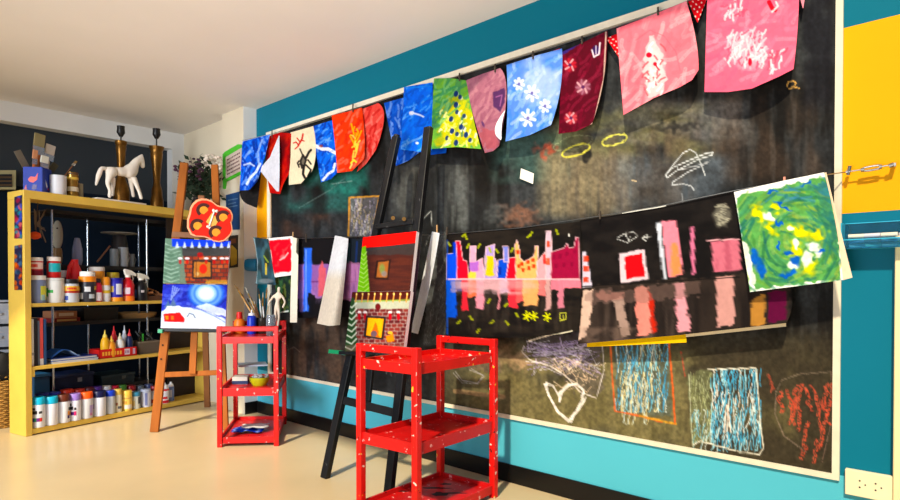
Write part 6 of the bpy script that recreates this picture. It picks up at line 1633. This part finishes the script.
# pale drawer unit standing against the back wall
def Bp(px, py, o=0.0): return hit(px, py, B0 + bn*(.12-o), bn)
du0, du1 = Bp(-60, 300, .16), Bp(10, 300, .16)
ztop_ = Bp(5, 302, .16).z
dw = thing('drawer_unit', V(((du0.x+du1.x)/2, (du0.y+du1.y)/2, 0)), 'pale drawer unit behind the wicker basket at the left edge', 'drawers')
def dslab(z0, z1_, o0, o1, ins=0.0):
    e0 = zrow(Bp(-60, 300, .16), 0); e1_ = zrow(Bp(9.5, 300, .16), 0); d = (e1_-e0).normalized()
    e0 = e0+d*ins; e1_ = e1_-d*ins
    return MB().prism([zrow(e0-bn*o0, z0), zrow(e1_-bn*o0, z0), zrow(e1_+bn*o1, z0), zrow(e0+bn*o1, z0)], ZV*(z1_-z0))
m_dr = mat('pale_drawer_plastic', (196, 202, 212), .5); m_gap = mat('dark_drawer_gap', (30, 34, 40), .6)
dslab(0, ztop_, 0, .14).build('carcass', m_gap, dw)
nd = 5; hh = (ztop_-.02)/nd
for k in range(nd):
    o = dslab(.02+k*hh+.012, .02+(k+1)*hh-.012, .015, 0, .008).build('drawer', m_dr, dw)
    dslab(.02+k*hh+hh*.45, .02+k*hh+hh*.55, .03, 0, .06).build('handle', m_dr, o)
dslab(ztop_, ztop_+.015, .02, .14).build('top', m_dr, dw)
# cream framed grille on the back wall
gr = thing('wall_grille', Bp(2, 192, 0), 'cream-framed dark ventilation grille on the back wall at the left edge', 'grille')
def gq(x0, y0, x1, y1, o0, o1): return MB().prism([Bp(x, y, o0) for x, y in ((x0, y1), (x1, y1), (x1, y0), (x0, y0))], -bn*(o1-o0))
m_gc = mat('cream_grille_frame', (170, 162, 120), .5)
gq(-40, 171, 14.5, 190, .002, .05).build('frame', m_gc, gr)
gq(-38, 174.2, 12, 187, .051, .054).build('dark_back', m_gap, gr)
for k in range(3): gq(-38, 176.5+k*3.8, 12, 178.2+k*3.8, .055, .062).build('slat', mat('brown_slat', (86, 66, 44), .5), gr)

# ------------------------------------------------------------------ right end of the wall
# clear turquoise holder with chalk
m_acr = mat('turquoise_acrylic', (90, 190, 220), .05, trans=.9, spec=.5); m_acre = mat('turquoise_edge', (60, 180, 220), .2)
hz0 = W(870, 249).z; hz1 = W(870, 223).z; hu0 = wu(845, .0); hu1 = hu0+.34; hd = .07
hol = thing('wall_holder', WP((hu0+hu1)/2, hz0, .03), 'clear turquoise acrylic wall holder with chalk at the right edge', 'holder')
def hbx(u0, u1, z0, z1_, o0, o1): return MB().prism([WP(u0, z0, o0), WP(u1, z0, o0), WP(u1, z1_, o0), WP(u0, z1_, o0)], NW*(o1-o0))
hbx(hu0, hu1, hz0, hz1, .001, .005).build('back_plate', m_acr, hol); hbx(hu0, hu1, hz0, hz0+.004, .005, hd).build('bottom_plate', m_acre, hol)
zf_ = hz0+(hz1-hz0)*.32
hbx(hu0, hu1, hz0, zf_, hd, hd+.004).build('front_plate', m_acr, hol); hbx(hu0-.004, hu0, hz0, hz1, .001, hd+.004).build('end_plate', m_acre, hol); hbx(hu0, hu1, zf_, zf_+.004, hd, hd+.005).build('front_edge', m_acre, hol)
hbx(hu0, hu1, hz1, hz1+.003, .001, .006).build('back_edge', m_acre, hol)
MB().cyl(WP(hu0+.1, hz0+(hz1-hz0)*.55, .005), WP(hu0+.1, hz0+(hz1-hz0)*.55, .009), .006).build('screw', m_met, hol)
chc = [(226, 206, 214), (206, 190, 226), (226, 222, 206), (190, 214, 206), (230, 180, 196), (214, 214, 226)]
for k in range(18):
    u = hu0+.04+(k // 3)*.05; z = hz0+.0045+.009+(k % 3)*.0165; d = UW*.03+NW*.004*math.sin(k*1.7)
    o = .02+(k*.37 % 1)*.035
    MB().cyl(WP(u, z, o)-d*.8, WP(u, z, o)+d*.8, .0082, .0082, 10).build('chalk_stick', cm(chc[k % 6], .8), None, 'pastel chalk stick lying in the turquoise wall holder', 'chalk', 'chalk sticks in the turquoise holder')
# socket
m_sock = mat('cream_socket_plastic', (240, 228, 190), .4, var=.03)
su0, su1 = wu(847.5), wu(897.5); sz1, sz0 = W(847.5, 467.5).z, W(847.5, 493).z
so = thing('power_socket', WP((su0+su1)/2, sz0, .0), 'cream double power socket low on the wall at the right edge', 'socket')
MB().prism([WP(su0, sz0, .001), WP(su1, sz0, .001), WP(su1, sz1, .001), WP(su0, sz1, .001)], NW*.02).build('plate', m_sock, so, bevel=.003)
for cx in (861.5, 877.5):
    uc = wu(cx, .021); zc = (sz0+sz1)/2
    for (du, dz, r) in ((-.0, .012, .0032), (-.0, -.012, .0032), (.017, 0, .0028)):
        MB().cyl(WP(uc+du, zc+dz, .0208), WP(uc+du, zc+dz, .0216), r, None, 10).build('pin_hole', m_hole, so)

# ================================================================== light and camera
sun = bpy.data.lights.new('sun', 'SUN'); sun.energy = 4.9; sun.angle = math.radians(2.6); sun.color = (1.0, .86, .62)
so_ = bpy.data.objects.new('sun', sun); C.objects.link(so_)
az, el = math.radians(21), math.radians(45)
dv = V((math.sin(az)*math.cos(el), math.cos(az)*math.cos(el), -math.sin(el)))
so_.rotation_euler = dv.to_track_quat('-Z', 'Y').to_euler(); so_.location = (-1, -1.5, 5)
w = bpy.data.worlds.new('world'); bpy.context.scene.world = w; w.use_nodes = True
nt = w.node_tree; bg = nt.nodes['Background']
tcw = nt.nodes.new('ShaderNodeTexCoord'); spw = nt.nodes.new('ShaderNodeSeparateXYZ'); nt.links.new(tcw.outputs['Generated'], spw.inputs['Vector'])
rw = nt.nodes.new('ShaderNodeValToRGB'); nt.links.new(spw.outputs['Z'], rw.inputs['Fac'])
rw.color_ramp.elements[0].color = (.40, .62, 1.0, 1); rw.color_ramp.elements[1].color = (.48, .68, 1.0, 1)
nt.links.new(rw.outputs['Color'], bg.inputs['Color']); bg.inputs['Strength'].default_value = 0.36

def fill_light(name, loc, to, sx, sy, power, col):
    l = bpy.data.lights.new(name, 'AREA'); l.shape = 'RECTANGLE'; l.size = sx; l.size_y = sy; l.energy = power; l.color = col
    o = bpy.data.objects.new(name, l); C.objects.link(o); o.location = loc
    o.rotation_euler = (V(to)-V(loc)).to_track_quat('-Z', 'Y').to_euler(); return o
wl = fill_light('left_fill', (-3.7, .3, 1.9), (-2.0, 4.6, 1.2), 2.0, 1.6, 36, (.88, .94, 1.0)); wl.data.spread = math.radians(58)  # unseen cool area lamp added to brighten the shelf side
fill_light('ceiling_fill', (-1.8, -.6, .6), (-.3, 3.0, 2.66), 2.0, 1.2, 34, (1.0, .96, .92)).data.spread = math.radians(80)  # unseen area lamp added to lift the ceiling
cam = bpy.data.cameras.new('camera'); co_ = bpy.data.objects.new('camera', cam); C.objects.link(co_)
cam.sensor_fit = 'HORIZONTAL'; cam.sensor_width = 36.0; cam.lens = 36.0*F/900
cam.shift_x = 0.0; cam.shift_y = (PY-250)/900
co_.location = CAM; co_.rotation_euler = (math.pi/2-TH, 0, 0); cam.clip_start = .05
sc_ = bpy.context.scene; sc_.camera = co_
sc_.view_settings.view_transform = 'Standard'; sc_.view_settings.look = 'None'; sc_.view_settings.gamma = 1.0; sc_.view_settings.use_curve_mapping = False
sc_.view_settings.exposure = 0.0
